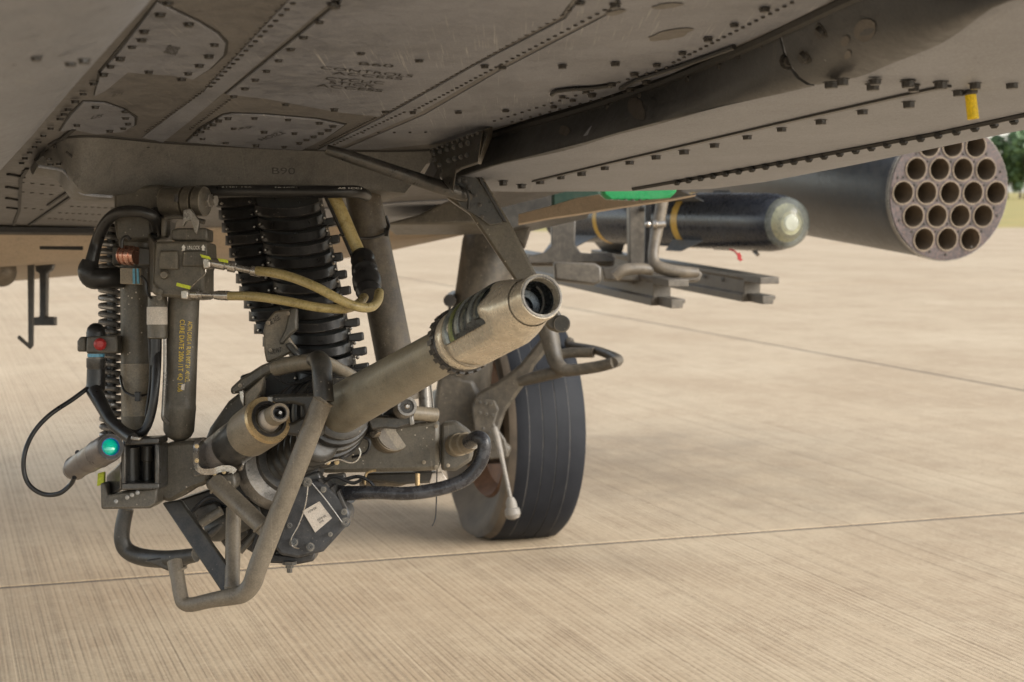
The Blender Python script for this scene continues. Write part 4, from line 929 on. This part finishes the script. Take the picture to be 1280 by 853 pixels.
def weld(x, y, dd, dx, dy, r):
    p = V(x, y, dd); q = V(x+dx, y+dy, dd); bx__, by__, _ = frame((q-p).normalized()); bm = NB(); pts = []
    for k in range(19):
        a_ = 2*math.pi*k/18; pts.append(p + (bx__*math.cos(a_)+by__*math.sin(a_))*pr(r, dd))
    tube(bm, pts, pr(1.6, dd), n=6, caps=False); part('weld_bead', bm, 'guard_paint', gd)
for q, r_, dd, mt_ in (([(300,604),(322,612),(348,606),(372,612),(392,606)],2.4,2.40,'black_rubber'), ([(232,640),(244,664),(262,690),(276,712)],2.2,2.36,'gunmetal'), ([(345,640),(330,655),(318,682),(322,700)],2.6,2.39,'black_rubber'), ([(430,600),(448,596),(462,602),(470,612)],2.4,2.37,'black_rubber'), ([(452,545),(462,552),(458,566),(440,572)],2.0,2.38,'black_rubber')):
    px_tube('wire', q, r_, dd, mt_, crd, n=8)
px_plate('side_rib', [(268,552),(280,540),(284,548),(272,566)], 2.40, .02, 'olive_paint', crd); px_plate('clamp', [(240,588),(262,584),(264,592),(242,596)], 2.345, .01, 'olive_paint', crd, bevel=.001)
px_plate('housing_boss', [(376,596),(398,590),(404,604),(384,610)], 2.37, .03, 'gunmetal', crd); px_plate('bracket', [(408,594),(430,592),(434,606),(414,612)], 2.39, .02, 'dark_part', crd, bevel=.002)
px_lathe('grease_nipple', (300,586,2.34), (304,580,2.32), [(0,3.4),(.4,3.4),(.5,2),(1,1.6)], 'fitting_steel', crd, n=8); px_lathe('inner_drum', (262,664,2.42), (330,636,2.40), [(0,14),(.1,17),(.9,17),(1,13)], 'dark_part', crd)
weld(404,502,2.195,-5,10,12.6); weld(326,657,2.222,-8,-9,11); weld(291,733,2.238,0,-8,9.6); weld(224,712,2.275,-3,-10,9); weld(272,608,2.296,6,6,11.6)
for pts_, r_, dd, mt_ in ([[(190,372),(186,420),(188,470),(182,520)],1.6,2.36,'black_rubber'],
    [[(163,300),(158,296),(153,300),(152,310)],2.2,2.34,'black_rubber'], [[(176,345),(182,352),(184,366),(190,374)],1.8,2.33,'black_rubber'],
    [[(345,470),(360,480),(385,476),(398,470)],2.0,2.36,'black_rubber'], [[(240,640),(262,622),(286,630),(312,622)],2.6,2.38,'black_rubber'], [[(318,600),(340,630),(352,660),(346,686)],3.0,2.40,'black_rubber'], [[(405,600),(420,596),(440,604),(452,600)],2.2,2.36,'black_rubber'], [[(456,606),(458,592),(470,588)],1.6,2.40,'gold_metal']):
    px_tube('wire', pts_, r_, dd, mt_, crd, n=8)
for x, y, d__, r_ in ((286,604,2.325,2.2),(335,404,2.435,2.2),(338,438,2.435,2.0),(360,392,2.425,2.0),(300,482,2.375,2.0),(340,458,2.375,2.0),(560,582,2.425,2.0),(320,500,2.365,1.8)): bolt(crd, x, y, d__, r_, 'olive_light')
# ================================================================== the gun
B0 = V(400, 526, 2.40); B1 = V(677, 370.5, 1.70); BA = (B1-B0)
gl = B0.copy()
gun = thing('chain_gun', Vector((gl.x, gl.y, .45)), 'long tan gun barrel with slotted muzzle brake pointing right toward the viewer', 'gun')
def GN(name, bm, mat, parent=None, **k): return part(name, bm, mat, parent or gun, **k)
def blathe(name, prof, mat, parent=None, n=40, c0=True, c1=True, **k):
    bm = NB(); lathe(bm, B0, B1, prof, n=n, cap0=c0, cap1=c1); return GN(name, bm, mat, parent, **k)
barrel = blathe('barrel', [(-.35,.034),(0,.035),(.12,.0345),(.14,.0340),(.40,.0300),(.405,.0297),(.69,.0258)], 'barrel_metal')
blathe('barrel_ring', [(.705,.031),(.705,.0365),(.72,.0365),(.722,.0345),(.728,.0345)], 'black_metal')
teeth = NB()
bx_, by_, bz_ = frame(BA)
for k in range(22):
    a = 2*math.pi*k/22; rd = bx_*math.cos(a)+by_*math.sin(a); tg = bz_.cross(rd)
    box(teeth, B0 + BA*.7115 + rd*.0372, (rd, tg, bz_), (.0014, .0030, .0062))
GN('lock_teeth', teeth, 'black_metal', kind='stuff')
def brake_body():
    bm = NB(); ts = [.690,.716,.728,.735,.738,.742,.752]+[.76+.01*k for k in range(13)]+[.884+.004*k for k in range(21)]; N = 96; rings = []
    for t in ts:
        ring = []
        for k in range(N):
            th = 2*math.pi*k/N; q = (th + .2) % (math.pi/3) - math.pi/6
            r_oct = .0328/math.cos(q) if t > .752 else 9
            r_oct = min(r_oct, .0360)
            r = {.690:.026,.716:.0345,.728:.0352,.735:.0352,.738:.0343,.742:.0340,.752:.0343}.get(t, min(r_oct, .0388-(t-.886)*.172))
            r = max(r, .0236)
            ring.append(bm.verts.new(B0+BA*t+(bx_*math.cos(th)+by_*math.sin(th))*r))
        rings.append(ring)
    for a, b in zip(rings, rings[1:]):
        for k in range(N): bm.faces.new((a[k], a[(k+1) % N], b[(k+1) % N], b[k]))
    bm.faces.new(rings[0][::-1]); return bm
mb = GN('muzzle_brake', brake_body(), 'brake_metal', smooth=14)
blathe('muzzle_neck', [(.945,.0243),(.992,.0243),(1.0,.0232),(1.0,.0192),(.985,.0186)], 'brake_metal', mb, n=48, c0=False, c1=False, smooth=22)
blathe('bore', [(1.0,.0192),(.975,.0186),(.955,.0178),(.945,.0172),(.943,.010),(.93,.0095)], 'bore_metal', mb, n=40, c0=False, c1=False)
blathe('bore_end', [(.935,.0098),(.934,.0001)], 'black_metal', mb, n=24, c0=False, c1=False)
blathe('muzzle_lip', [(.999,.0226),(1.0022,.0220),(1.0022,.0200),(.999,.0193)], 'grey_metal', mb, n=48, c0=False, c1=False)
for a0, a1, r0, rad in ((3.4,5.3,.0166,.0016),(5.6,7.4,.0172,.0011),(1.2,2.4,.0172,.0011)):
    tv = NB(); tube(tv, [B0 + BA*(.950+.018*k/14) + (bx_*math.cos(a0+(a1-a0)*k/14) + by_*math.sin(a0+(a1-a0)*k/14))*r0 for k in range(15)], rad, n=8); GN('bore_ridge', tv, 'grey_metal', mb)
dirv = (-FWD*1.0 + UP*.75 - RT*.45); dirv = (dirv - bz_*dirv.dot(bz_)).normalized(); ang0 = math.atan2(dirv.dot(by_), dirv.dot(bx_))
def arc(name, t0, t1, r0, r1, half, mat, parent, n=22, shift=0.):
    bm = NB(); rr = []
    for k in range(n+1):
        a = ang0+shift + half*(-1+2*k/n); rd = bx_*math.cos(a)+by_*math.sin(a)
        rr.append([bm.verts.new(B0+BA*t+rd*r) for t, r in ((t0,r0),(t0+(t1-t0)*.2,r1),(t1-(t1-t0)*.2,r1),(t1,r0))])
    for a, b in zip(rr, rr[1:]):
        for i in range(4): bm.faces.new((a[i], a[(i+1) % 4], b[(i+1) % 4], b[i]))
    bm.faces.new(rr[0]); bm.faces.new(rr[-1]); return GN(name, bm, mat, parent, smooth=40)
arc('slot_bed', .757, .901, .033, .0363, .98, 'soot', mb)
for k in range(6):
    t0 = .7595 + k*.0235
    arc('vent_rib', t0, t0+.0150, .0350, .0380-.0001*k, .90-.03*k+.07*(k % 2), ('slot_grey','slot_green','slot_grey','bare_slot','slot_grey','bare_slot')[k], mb, shift=-.03*(k-2))
arc('wear_band', .7505, .7565, .034, .0362, 2.4, 'olive_light', mb, shift=.6)
for sft in (-1.75, -2.15):
    a = ang0 + sft; rd = bx_*math.cos(a)+by_*math.sin(a); bm = NB(); box(bm, B0+BA*.735+rd*.0358, (rd, bz_.cross(rd), bz_), (.0022,.004,.006)); GN('lock_tab', bm, 'grey_metal', mb, bevel=.001)
# bellows and rings at the barrel's root
blathe('root_ring', [(-.12,.060),(-.08,.066),(-.03,.066),(-.02,.062)], 'black_metal')
blathe('root_ring', [(-.02,.050),(-.018,.063),(-.012,.0655),(.010,.0655),(.016,.063),(.018,.056)], 'motor_case')
blathe('root_ring', [(.018,.050),(.020,.0585),(.026,.061),(.044,.061),(.050,.0585),(.052,.050)], 'black_rubber')
blathe('root_ring', [(.052,.045),(.054,.053),(.060,.0555),(.076,.0555),(.082,.053),(.084,.045)], 'dark_part')
blathe('bellows', [(.084,.040),(.086,.0475),(.092,.050),(.106,.050),(.112,.0475),(.114,.040)], 'black_rubber')
blathe('bellows', [(.114,.035),(.117,.0425),(.124,.0435),(.130,.0425),(.134,.0352)], 'dark_part')
# recoil spring below the barrel
def glathe(name, a, b, prof, mat, parent=None, n=32, **k):
    A, B = V(*a), V(*b); bm = NB(); lathe(bm, A, B, [(t, pr(r, a[2]+(b[2]-a[2])*t)) for t, r in prof], n=n); return GN(name, bm, mat, parent, **k)
glathe('recoil_housing', (340,592,2.47), (372,566,2.36), [(0,44),(.3,46),(.5,46),(.52,49),(.62,49),(.66,44),(.7,40),(.7,30),(.5,28)], 'gunmetal')
prf = []
for k in range(7): prf += [(.08+.125*k,21),(.10+.125*k,26.5),(.125+.125*k,28.5),(.15+.125*k,28.5),(.175+.125*k,26.5),(.195+.125*k,21)]
glathe('recoil_spring', (342,590,2.43), (404,546,2.31), prf, 'dark_part')
glathe('recoil_ring', (342,590,2.42), (352,583,2.39), [(0,40),(.3,52),(.7,52),(1,47)], 'grey_metal')
# left recoil cylinder
rc = glathe('recoil_cylinder', (267,574,2.385), (342,520,2.235), [(0,8),(.01,22),(.05,25),(.1,25.5),(.6,27)], 'grey_metal')
rc.data.materials[0] = M['cylinder_paint']
glathe('cylinder_band', (267,574,2.385), (342,520,2.235), [(.30,25.9),(.31,26.8),(.58,27.6),(.59,27)], 'gunmetal', rc)
glathe('cylinder_collar', (267,574,2.385), (342,520,2.235), [(.58,26),(.60,30),(.84,31.5),(.88,30.5),(.90,29.5),(.90,24)], 'olive_light', rc)
glathe('cylinder_face', (267,574,2.385), (342,520,2.235), [(.86,24),(.90,31),(.925,29.5),(.925,22.5),(.80,22)], 'gold_metal', rc)
glathe('cylinder_bore', (267,574,2.385), (342,520,2.235), [(.90,23.6),(.935,23.6),(.935,20),(.80,19),(.8,.1)], 'black_metal', rc)
pn = glathe('piston_rod', (322,534,2.31), (350,516,2.19), [(0,15),(.5,15),(.55,13),(.75,12.5)], 'label_white', rc)
glathe('rod_end', (340,522,2.235), (350,516,2.19), [(0,12),(.1,13),(.9,13),(1,12),(1,9),(.6,8.5),(.6,.1)], 'olive_light', rc)
glathe('rod_bore', (344,520,2.22), (350,516,2.1905), [(0,.1),(.3,8.8),(1,8.9),(1,7.6),(.5,6.5),(.5,.1)], 'black_metal', rc)
glathe('rod_pin', (349,517,2.20), (350.4,516,2.192), [(0,4),(.7,3.6),(1,2)], 'bright_metal', rc)
def gplate(name, pxs, d, t, mat, parent=None, bevel=.003, **k):
    bm = NB(); plate(bm, pxs, d, t); return GN(name, bm, mat, parent, bevel=bevel, **k)
gplate('fork', [(334,495),(340,494),(395,492),(404,500),(404,545),(392,548),(340,542),(338,531),(366,528),(380,520),(378,508),(366,505),(336,506)], 2.26, .03, 'dark_part', bevel=.004)
gplate('fork_tip', [(334,496),(341,496),(341,506),(334,507)], 2.256, .02, 'grey_metal', bevel=.001); gplate('fork_tip', [(337,531),(344,531),(344,542),(337,542)], 2.256, .02, 'grey_metal', bevel=.001)
# right recoil cylinder
r2 = glathe('recoil_cylinder', (446,572,2.52), (492,541,2.42), [(0,18),(.1,20),(.62,21),(.64,24),(.9,24),(1,22.5)], 'gear_paint')
glathe('cylinder_face', (489,543,2.428), (492,541,2.418), [(0,23.5),(.5,24.3),(1,23),(1,19)], 'olive_light', r2)
glathe('cylinder_bore', (489,543,2.428), (492,541,2.4185), [(1,19.2),(1.02,19),(1.0,.1)], 'black_metal', r2)
glathe('piston_rod', (486,525,2.42), (509,508,2.30), [(0,10),(.45,10.5),(.5,12),(1,11.5)], 'dark_part', r2)
glathe('rod_end', (503,512,2.33), (509,508,2.298), [(0,12),(.2,13),(.9,13),(1,12),(1,9),(.6,8.5),(.6,.1)], 'grey_metal', r2)
glathe('rod_bore', (506,510,2.31), (509,508,2.2985), [(0,.1),(.4,8.8),(1,8.9),(1,7.6),(.6,6.5),(.6,.1)], 'black_metal', r2)
glathe('rod_pin', (508.5,508.5,2.303), (509.3,508,2.298), [(0,4),(.7,3.6),(1,2)], 'bright_metal', r2)
gplate('fork', [(458,524),(470,520),(498,521),(514,520),(516,531),(496,537),(482,536),(464,538)], 2.33, .04, 'gunmetal', bevel=.003)
gplate('fork_tip', [(511,520.5),(516,520),(517.5,531),(512.5,532)], 2.326, .02, 'grey_metal', bevel=.001)
glathe('cross_pin', (514,516,2.40), (545,519,2.42), [(0,9),(1,9)], 'olive_light')
glathe('adjuster', (467,542,2.38), (474,537,2.36), [(0,6),(.5,7),(1,4)], 'bright_metal', n=6)
# motor box
mt = gplate('drive_motor', [(372,606),(392,601),(408,607),(428,624),(438,642),(436,654),(424,668),(404,690),(372,698),(350,694),(344,684)], 2.34, .07, 'gunmetal', bevel=.004)
mt.data.materials[0] = M['motor_case']
gplate('name_plate', [(378,639),(399,627),(415,648),(394,666)], 2.337, .002, 'label_white', mt, bevel=0)
for q in (((398,652),(408,646)),((400,655),(405,652)),((386,642),(396,636))): text_px('N74 08', q[0], q[1], (-1.6,-2.6), lambda x, y: 2.3362, 'stencil', mt)
for a, b, r_ in ((( 384,603),0,4.5),((432,653),0,4.5),((367,678),0,4.2),((388,684),0,4),((430,640),0,3),((362,657),0,3),((404,612),0,3),((413,668),0,2.2)):
    x, y = a; bm = NB(); lathe(bm, V(x, y, 2.338), V(x, y, 2.329), [(0,pr(r_*1.4,2.34)),(.3,pr(r_*1.4,2.34)),(.31,pr(r_,2.34)),(1,pr(r_*.9,2.34)),(1,pr(r_*.45,2.34)),(.6,pr(r_*.4,2.34))], n=12); GN('cap_screw', bm, 'gunmetal', mt)
def gtube(name, pts, r, d, mat, parent=None, smooth=4, n=8):
    bm = NB(); tube(bm, [V(q[0], q[1], d) for q in pts], pr(r, d), n=n, smooth=smooth); return GN(name, bm, mat, parent)
gtube('lock_wire', [(385,608),(382,630),(374,655),(364,674),(366,683),(374,686)], .9, 2.33, 'bright_metal', mt)
gtube('lock_wire', [(390,604),(405,622),(420,642),(430,655),(436,652)], .9, 2.33, 'bright_metal', mt)
for k in range(4): gplate('cooling_fin', [(396+8*k,600+5*k),(400+8*k,598+5*k),(419+5*k,624+4*k),(415+5*k,626+4*k)], 2.345-.002*k, .05, 'black_metal', mt, bevel=.001)
for k in range(4): gtube('tie_rod', [(346,678+7*k),(384,667+9*k)], 4.4-.4*k, 2.36+.01*k, 'gunmetal' if k % 2 else 'dark_part', mt, smooth=0, n=12)
gplate('motor_base', [(318,690),(372,696),(395,690),(392,702),(372,706),(330,704)], 2.37, .05, 'black_metal', mt)
glathe('drain_plug', (362,702,2.36), (362,716,2.36), [(0,9),(.3,9),(.35,5),(.6,5),(.6,3.5),(1,3.5)], 'gunmetal', mt, n=6)
glathe('cable_gland', (438,618,2.38), (418,622,2.40), [(0,11),(.4,12),(.5,14),(1,14)], 'black_metal', mt)
# ================================================================== stores under the left wing
def dirpx(vx, vy): return ray(vx, vy).normalized()
# 19 tube rocket pod
PC = V(1187, 241, 4.92); PD = dirpx(-80, 95)         # from the nose face going back
pod = thing('rocket_pod', Vector((PC.x, PC.y, 1.0)), 'dark grey drum of empty round launch tubes at the far right', 'rocket pod')
RP = .2015
bm = NB(); lathe(bm, PC+PD*.004, PC+PD*1.65, [(0,RP*.992),(.004,RP*1.0),(.03,RP*1.0),(.031,RP*.985),(.97,RP*.985),(1,RP*.9)], n=64, cap0=False); shell = part('shell', bm, 'pod_body', pod)
bm = NB(); lathe(bm, PC+PD*.004, PC+PD*.02, [(0,RP*.975),(0,RP*1.004),(.9,RP*1.008),(1,RP*1.0)], n=64, cap0=False, cap1=False); part('rim', bm, 'grey_metal', shell)
px_, py_, _ = frame(PD)
if px_.x < 0: px_, py_ = -px_, -py_
if py_.z < 0: py_ = -py_
pitch = .0787; cents = []
for r_, n_ in ((2,3),(1,4),(0,5),(-1,4),(-2,3)):
    for k in range(n_): cents.append((pitch*(k-(n_-1)/2), pitch*.866*r_))
RH = .0342
bm = NB(); edges = []
def loop(cx, cy, r, n):
    vs = [bm.verts.new(PC + px_*(cx+r*math.cos(2*math.pi*k/n)) + py_*(cy+r*math.sin(2*math.pi*k/n))) for k in range(n)]
    for k in range(n): edges.append(bm.edges.new((vs[k], vs[(k+1) % n])))
loop(0, 0, RP*.985, 72)
for cx, cy in cents: loop(cx, cy, RH, 28)
bmesh.ops.triangle_fill(bm, use_beauty=True, use_dissolve=False, edges=edges)
for f in list(bm.faces):
    c = f.calc_center_median() - PC; X, Y = c.dot(px_), c.dot(py_)
    if any(math.hypot(X-a, Y-b) < RH*.985 for a, b in cents): bm.faces.remove(f)
face = part('face_plate', bm, 'pod_face', pod)
for k, (cx, cy) in enumerate(cents):
    c = PC + px_*cx + py_*cy; bm = NB()
    lathe(bm, c-PD*.003, c+PD*.5, [(0,RH*1.05),(0,RH*.94),(1,RH*.94),(1,.001)], n=28, cap0=False, cap1=False)
    part('launch_tube', bm, 'pod_tube', pod)
b0 = None
for cx, cy in cents:
    for sx, sy in ((0,1),(0,-1)):
        a, b = cx+pitch*.0, cy+sy*pitch*.577
        if math.hypot(a, b) < RP*.93:
            p = PC + px_*a + py_*b
            if b0 is None:
                bm = NB(); lathe(bm, p, p-PD*.003, [(0,.0045),(1,.0035)], n=8); b0 = part('rivet', bm, 'dark_part', pod); p00 = p
            else:
                c = b0.copy(); COL.objects.link(c); c.parent = pod; c.location = p-p00
for a in (0.35,1.2,2.0,2.9,3.6,4.4,5.2,5.9):
    p = PC + (px_*math.cos(a)+py_*math.sin(a))*RP*.9; c = b0.copy(); COL.objects.link(c); c.parent = pod; c.location = p-p00
bm = NB(); c = PC + PD*.95 + Vector((0,0,RP+.06)); box(bm, c, (PD, px_, py_), (.35,.05,.07)); part('lug_rail', bm, 'olive_paint', pod, bevel=.02)
# missile ------------------------------------------------------------------
MC = V(992, 279, 4.98); MD = dirpx(-560, 236); R_M = .0885
mis = thing('missile', Vector((MC.x, MC.y, .9)), 'black missile with glass nose dome and two gold bands', 'missile')
L_M = 1.32
bm = NB(); lathe(bm, MC, MC+MD*L_M, [(.03,R_M*.86),(.045,R_M*.93),(.075,R_M*.99),(.10,R_M),(.985,R_M),(1,R_M*.8)], n=48); body = part('body', bm, 'missile_body', mis)
dm = NB(); lathe(dm, MC-MD*.022, MC+MD*.055, [(0,.001),(.05,R_M*.30),(.15,R_M*.52),(.35,R_M*.74),(.65,R_M*.86),(1,R_M*.87)], n=40, cap0=False, cap1=False); part('nose_dome', dm, 'dome_glass', mis)
sk = NB(); lathe(sk, MC+MD*.060, MC+MD*.020, [(0,R_M*.82),(.12,R_M*.80),(.5,R_M*.55),(.8,R_M*.40),(1,R_M*.36)], n=32); part('seeker', sk, 'seeker_bowl', mis)
sk = NB(); lathe(sk, MC+MD*.022, MC+MD*.014, [(0,R_M*.26),(1,R_M*.23)], n=28); part('mirror', sk, 'stencil_white', mis)
sk = NB(); lathe(sk, MC+MD*.05, MC+MD*.075, [(0,R_M*.86),(1,R_M*.88)], n=36); part('seeker_mount', sk, 'black_metal', mis)
def band(px0, wd):
    u0 = None
    for k in range(2000):
        t = k*.001; p = MC + MD*t*L_M; v = p-CAM; d_ = v.dot(FWD); X = 640 + F*v.dot(RT)/d_
        if X < px0: break
    bm = NB(); lathe(bm, MC+MD*(t*L_M), MC+MD*(t*L_M+wd), [(0,R_M*1.004),(1,R_M*1.004)], n=48, cap0=False, cap1=False); part('gold_band', bm, 'band_gold', body); return t*L_M
tb = band(874, .034); tb2 = band(772, .024)
mx_, my_, _ = frame(MD)
def fin(tc, tl, span, ang, sweep):
    rd = mx_*math.cos(ang)+my_*math.sin(ang); c0 = MC+MD*tc+rd*R_M*.97; bm = NB(); th = MD.cross(rd).normalized()*.004
    prism(bm, [c0-th/2, c0+rd*span+MD*sweep-th/2, c0+rd*span+MD*tl*.95-th/2, c0+MD*tl-th/2], th); return part('fin', bm, 'fin_grey', mis, bevel=.001)
for k in range(4):
    a = math.pi/4 + k*math.pi/2
    fin(.36, .17, .05, a, .08); fin(.98, .27, .105, a, .15)
bm = NB(); tube(bm, [MC+MD*.19-UP*(R_M+.0), MC+MD*.17-UP*(R_M+.012)], .006, n=8); part('pin', bm, 'grey_metal', mis)
fl = thing('warning_ribbon', V(924,320,4.9), 'small red ribbon dangling under the black missile', 'ribbon')
bm = NB(); tube(bm, [V(912,312,4.9), V(918,314,4.885), V(922,318,4.875)], pr(1.1,4.9), n=6); part('cord', bm, 'red_cap', fl)
bm = NB(); plate(bm, [(920,317),(925,316),(927,321),(926,326),(922,325),(922,321)], 4.87, .004); part('cloth', bm, 'red_cap', fl)
bm = NB(); plate(bm, [(921,318),(927,319),(926,323),(929,325),(925,327),(923,323)], 4.885, .004); part('cloth', bm, 'red_cap', fl)
# launcher with its two empty rails ----------------------------------------
lr = thing('missile_launcher', Vector((V(770,350,4.75).x, V(770,350,4.75).y, .8)), 'empty launcher frame of two parallel rails under the wing', 'launcher')
RD = dirpx(-80, 178); RX, RZ, _ = frame(RD)
if RX.x < 0: RX = -RX
if RZ.z < 0: RZ = -RZ
def rail(tip, length):
    """rail whose front end is at tip, running back along the wing's aim"""
    s0 = tip + RD*.11; bm = NB(); prof = [(-.031,.036),(.031,.036),(.031,.024),(.027,.020),(.027,-.020),(.032,-.024),(.032,-.046),(-.032,-.046),(-.032,-.024),(-.027,-.020),(-.027,.020),(-.031,.024)]
    prism(bm, [s0 + RX*a + RZ*b for a, b in prof], RD*(length-.11)); o = part('rail', bm, 'rail_paint', lr, bevel=.002)
    bm = NB(); prism(bm, [tip + RX*a + RZ*b for a, b in ((-.031,.036),(.031,.036),(.031,.016),(-.031,.016))], RD*.112); part('rail_tongue', bm, 'rail_paint', o, bevel=.002)
    bm = NB(); prism(bm, [tip + RD*.015 + RX*a + RZ*b for a, b in ((-.014,-.020),(.029,-.020),(.029,-.030),(.022,-.034),(.022,-.045),(-.014,-.045))], RD*.097); part('rail_tip', bm, 'rail_paint', o, bevel=.002)
    return o
ra = rail(V(848, 366, 4.62), 1.35); rb = rail(V(962, 362, 4.92), 1.35)
for rl_, tip in ((ra, V(848,366,4.62)), (rb, V(962,362,4.92))):
    for k in range(5):
        p = tip + RD*(.25+.13*k) - RX*.031 + RZ*.01; bm = NB(); lathe(bm, p, p-RX*.004, [(0,.007),(1,.005)], n=8); part('bolt', bm, 'black_metal', rl_)
def lplate(name, pxs, d, t, mat='rail_paint', bevel=.004): bm = NB(); plate(bm, pxs, d, t); return part(name, bm, mat, lr, bevel=bevel)
lplate('rail_cradle', [(692,327),(744,329),(752,334),(752,352),(744,356),(694,350)], 4.58, .10, bevel=.006)
lplate('frame_bar', [(660,319),(764,316),(770,322),(768,332),(664,332)], 4.98, .08)
lplate('frame_arm', [(689,268),(720,267),(719,306),(726,316),(752,318),(766,322),(768,328),(660,330),(660,320),(680,316),(689,308)], 4.95, .07)
lplate('frame_post', [(786,254),(811,253),(810,322),(818,334),(790,336),(787,328)], 4.85, .10)
lplate('frame_tray', [(752,334),(800,330),(868,334),(878,342),(874,352),(800,352),(756,350)], 4.80, .12)
def ltube(name, pts, r, mat): bm = NB(); tube(bm, [V(*q) for q in pts], [pr(a, q[2]) for a, q in zip(r, pts)], smooth=5, n=16); return part(name, bm, mat, lr)
ltube('harness_elbow', [(828,250,4.72),(822,285,4.72),(817,312,4.71),(818,328,4.70),(828,336,4.69),(850,340,4.69),(872,341,4.70)], [8,7.5,6.8,7.2,8,7.5,6], 'gear_paint')
ltube('harness_elbow', [(768,346,4.68),(780,338,4.68),(800,336,4.69),(815,338,4.7)], [7.2,7.6,7.2,6.8], 'gear_paint')
bm = NB(); lathe(bm, V(816,281,4.70), V(832,280,4.70), [(0,pr(5,4.7)),(.3,pr(5.5,4.7)),(.35,pr(4,4.7)),(1,pr(4,4.7))], n=12); part('clamp', bm, 'bright_metal', lr)
bm = NB(); sphere(bm, V(810,280.5,4.69), pr(4,4.7), 12); part('clamp_screw', bm, 'bright_metal', lr)
bm = NB(); tube(bm, [V(800,262,4.9), V(810,258,4.75), V(809,330,4.75)], pr(4,4.75), n=10); part('cable', bm, 'black_metal', lr)
# the stub wing that carries the stores
wg = NB(); box(wg, V(760, 120, 5.45), (LAT, AFT, NUP), (.55,.42,.07)); wing = part('stub_wing', wg, 'olive_paint', heli, bevel=.03)
wp = NB(); box(wp, V(800,190,5.3), (LAT, AFT, NUP), (.05,.35,.14)); part('pylon', wp, 'olive_paint', wing, bevel=.01)
# ================================================================== trees and far ground
def leaf_crown(R, H, n, seed):
    rnd = random.Random(seed); bm = NB(); lobes = []
    for k in range(16):
        a = rnd.uniform(0, 6.28); z = rnd.uniform(.12, 1); rr = R*(.35+.6*math.sin(min(1, z*1.02)*math.pi*.86))*rnd.uniform(.3,.9)
        lobes.append((Vector((rr*math.cos(a), rr*math.sin(a), z*H)), R*rnd.uniform(.22,.42)))
    for k in range(n):
        c, r = rnd.choice(lobes); d = Vector((rnd.gauss(0,1), rnd.gauss(0,1), rnd.gauss(0,1))).normalized()
        p = c + d*r*rnd.uniform(.55,1.08); q = Vector((rnd.gauss(0,1), rnd.gauss(0,1), rnd.gauss(0,1))).normalized()
        s = rnd.uniform(.16,.42); x = d.cross(q).normalized()*s; y = (d+q*.7).cross(x).normalized()*s
        bm.faces.new([bm.verts.new(p+x), bm.verts.new(p+y*.6), bm.verts.new(p-x), bm.verts.new(p-y*.6)])
    me = bpy.data.meshes.new('crown'); bm.to_mesh(me); bm.free(); me.materials.append(M['leaf']); return me, lobes
def trunk_mesh(lobes, h0):
    bm = NB(); top = Vector((0,0,h0))
    tube(bm, [Vector((0,0,-.3)), Vector((.1,0,h0*.5)), top], [.34,.27,.2], n=8, smooth=2)
    for c, r in lobes[:9]: tube(bm, [top-Vector((0,0,.3)), (top+c+Vector((0,0,h0)))/2+Vector((0,0,.3)), c+Vector((0,0,h0*.9))], [.14,.09,.03], n=6, smooth=2)
    me = bpy.data.meshes.new('trunk'); bm.to_mesh(me); bm.free(); me.materials.append(M['bark']); return me
kinds = []
for k, (R, H, n) in enumerate(((4.2,7.5,3600),(3.2,9,3200),(4.6,5.8,3200))):
    cm, lb = leaf_crown(R, H, n, 11+k); kinds.append((cm, trunk_mesh(lb, 1.8), 1.8))
rnd = random.Random(5)
spots = [(1258,262,1.25,2),(1284,258,1.6,0),(1335,262,1.4,1),(1240,300,.5,2),(1380,270,1.1,0),(1430,268,1.0,2),(1480,280,1.1,1),(1180,310,.8,0),(1275,285,.75,1)]
for i, (px, dist, sc, k) in enumerate(spots):
    p = CAM + ray(px, 240)*dist
    lab = 'green leafy trees in the line beyond the dry grass field'
    t = thing('tree', Vector((p.x, p.y, -.16)), lab, 'tree', 'trees beyond the grass field')
    t.rotation_euler.z = rnd.uniform(0,6.28); t.scale = (sc, sc, sc)
    for me, nm, z in ((kinds[k][0], 'crown', kinds[k][2]*.7), (kinds[k][1], 'trunk', 0)):
        o = bpy.data.objects.new(nm, me); COL.objects.link(o); o.parent = t; o.location = (0,0,z)
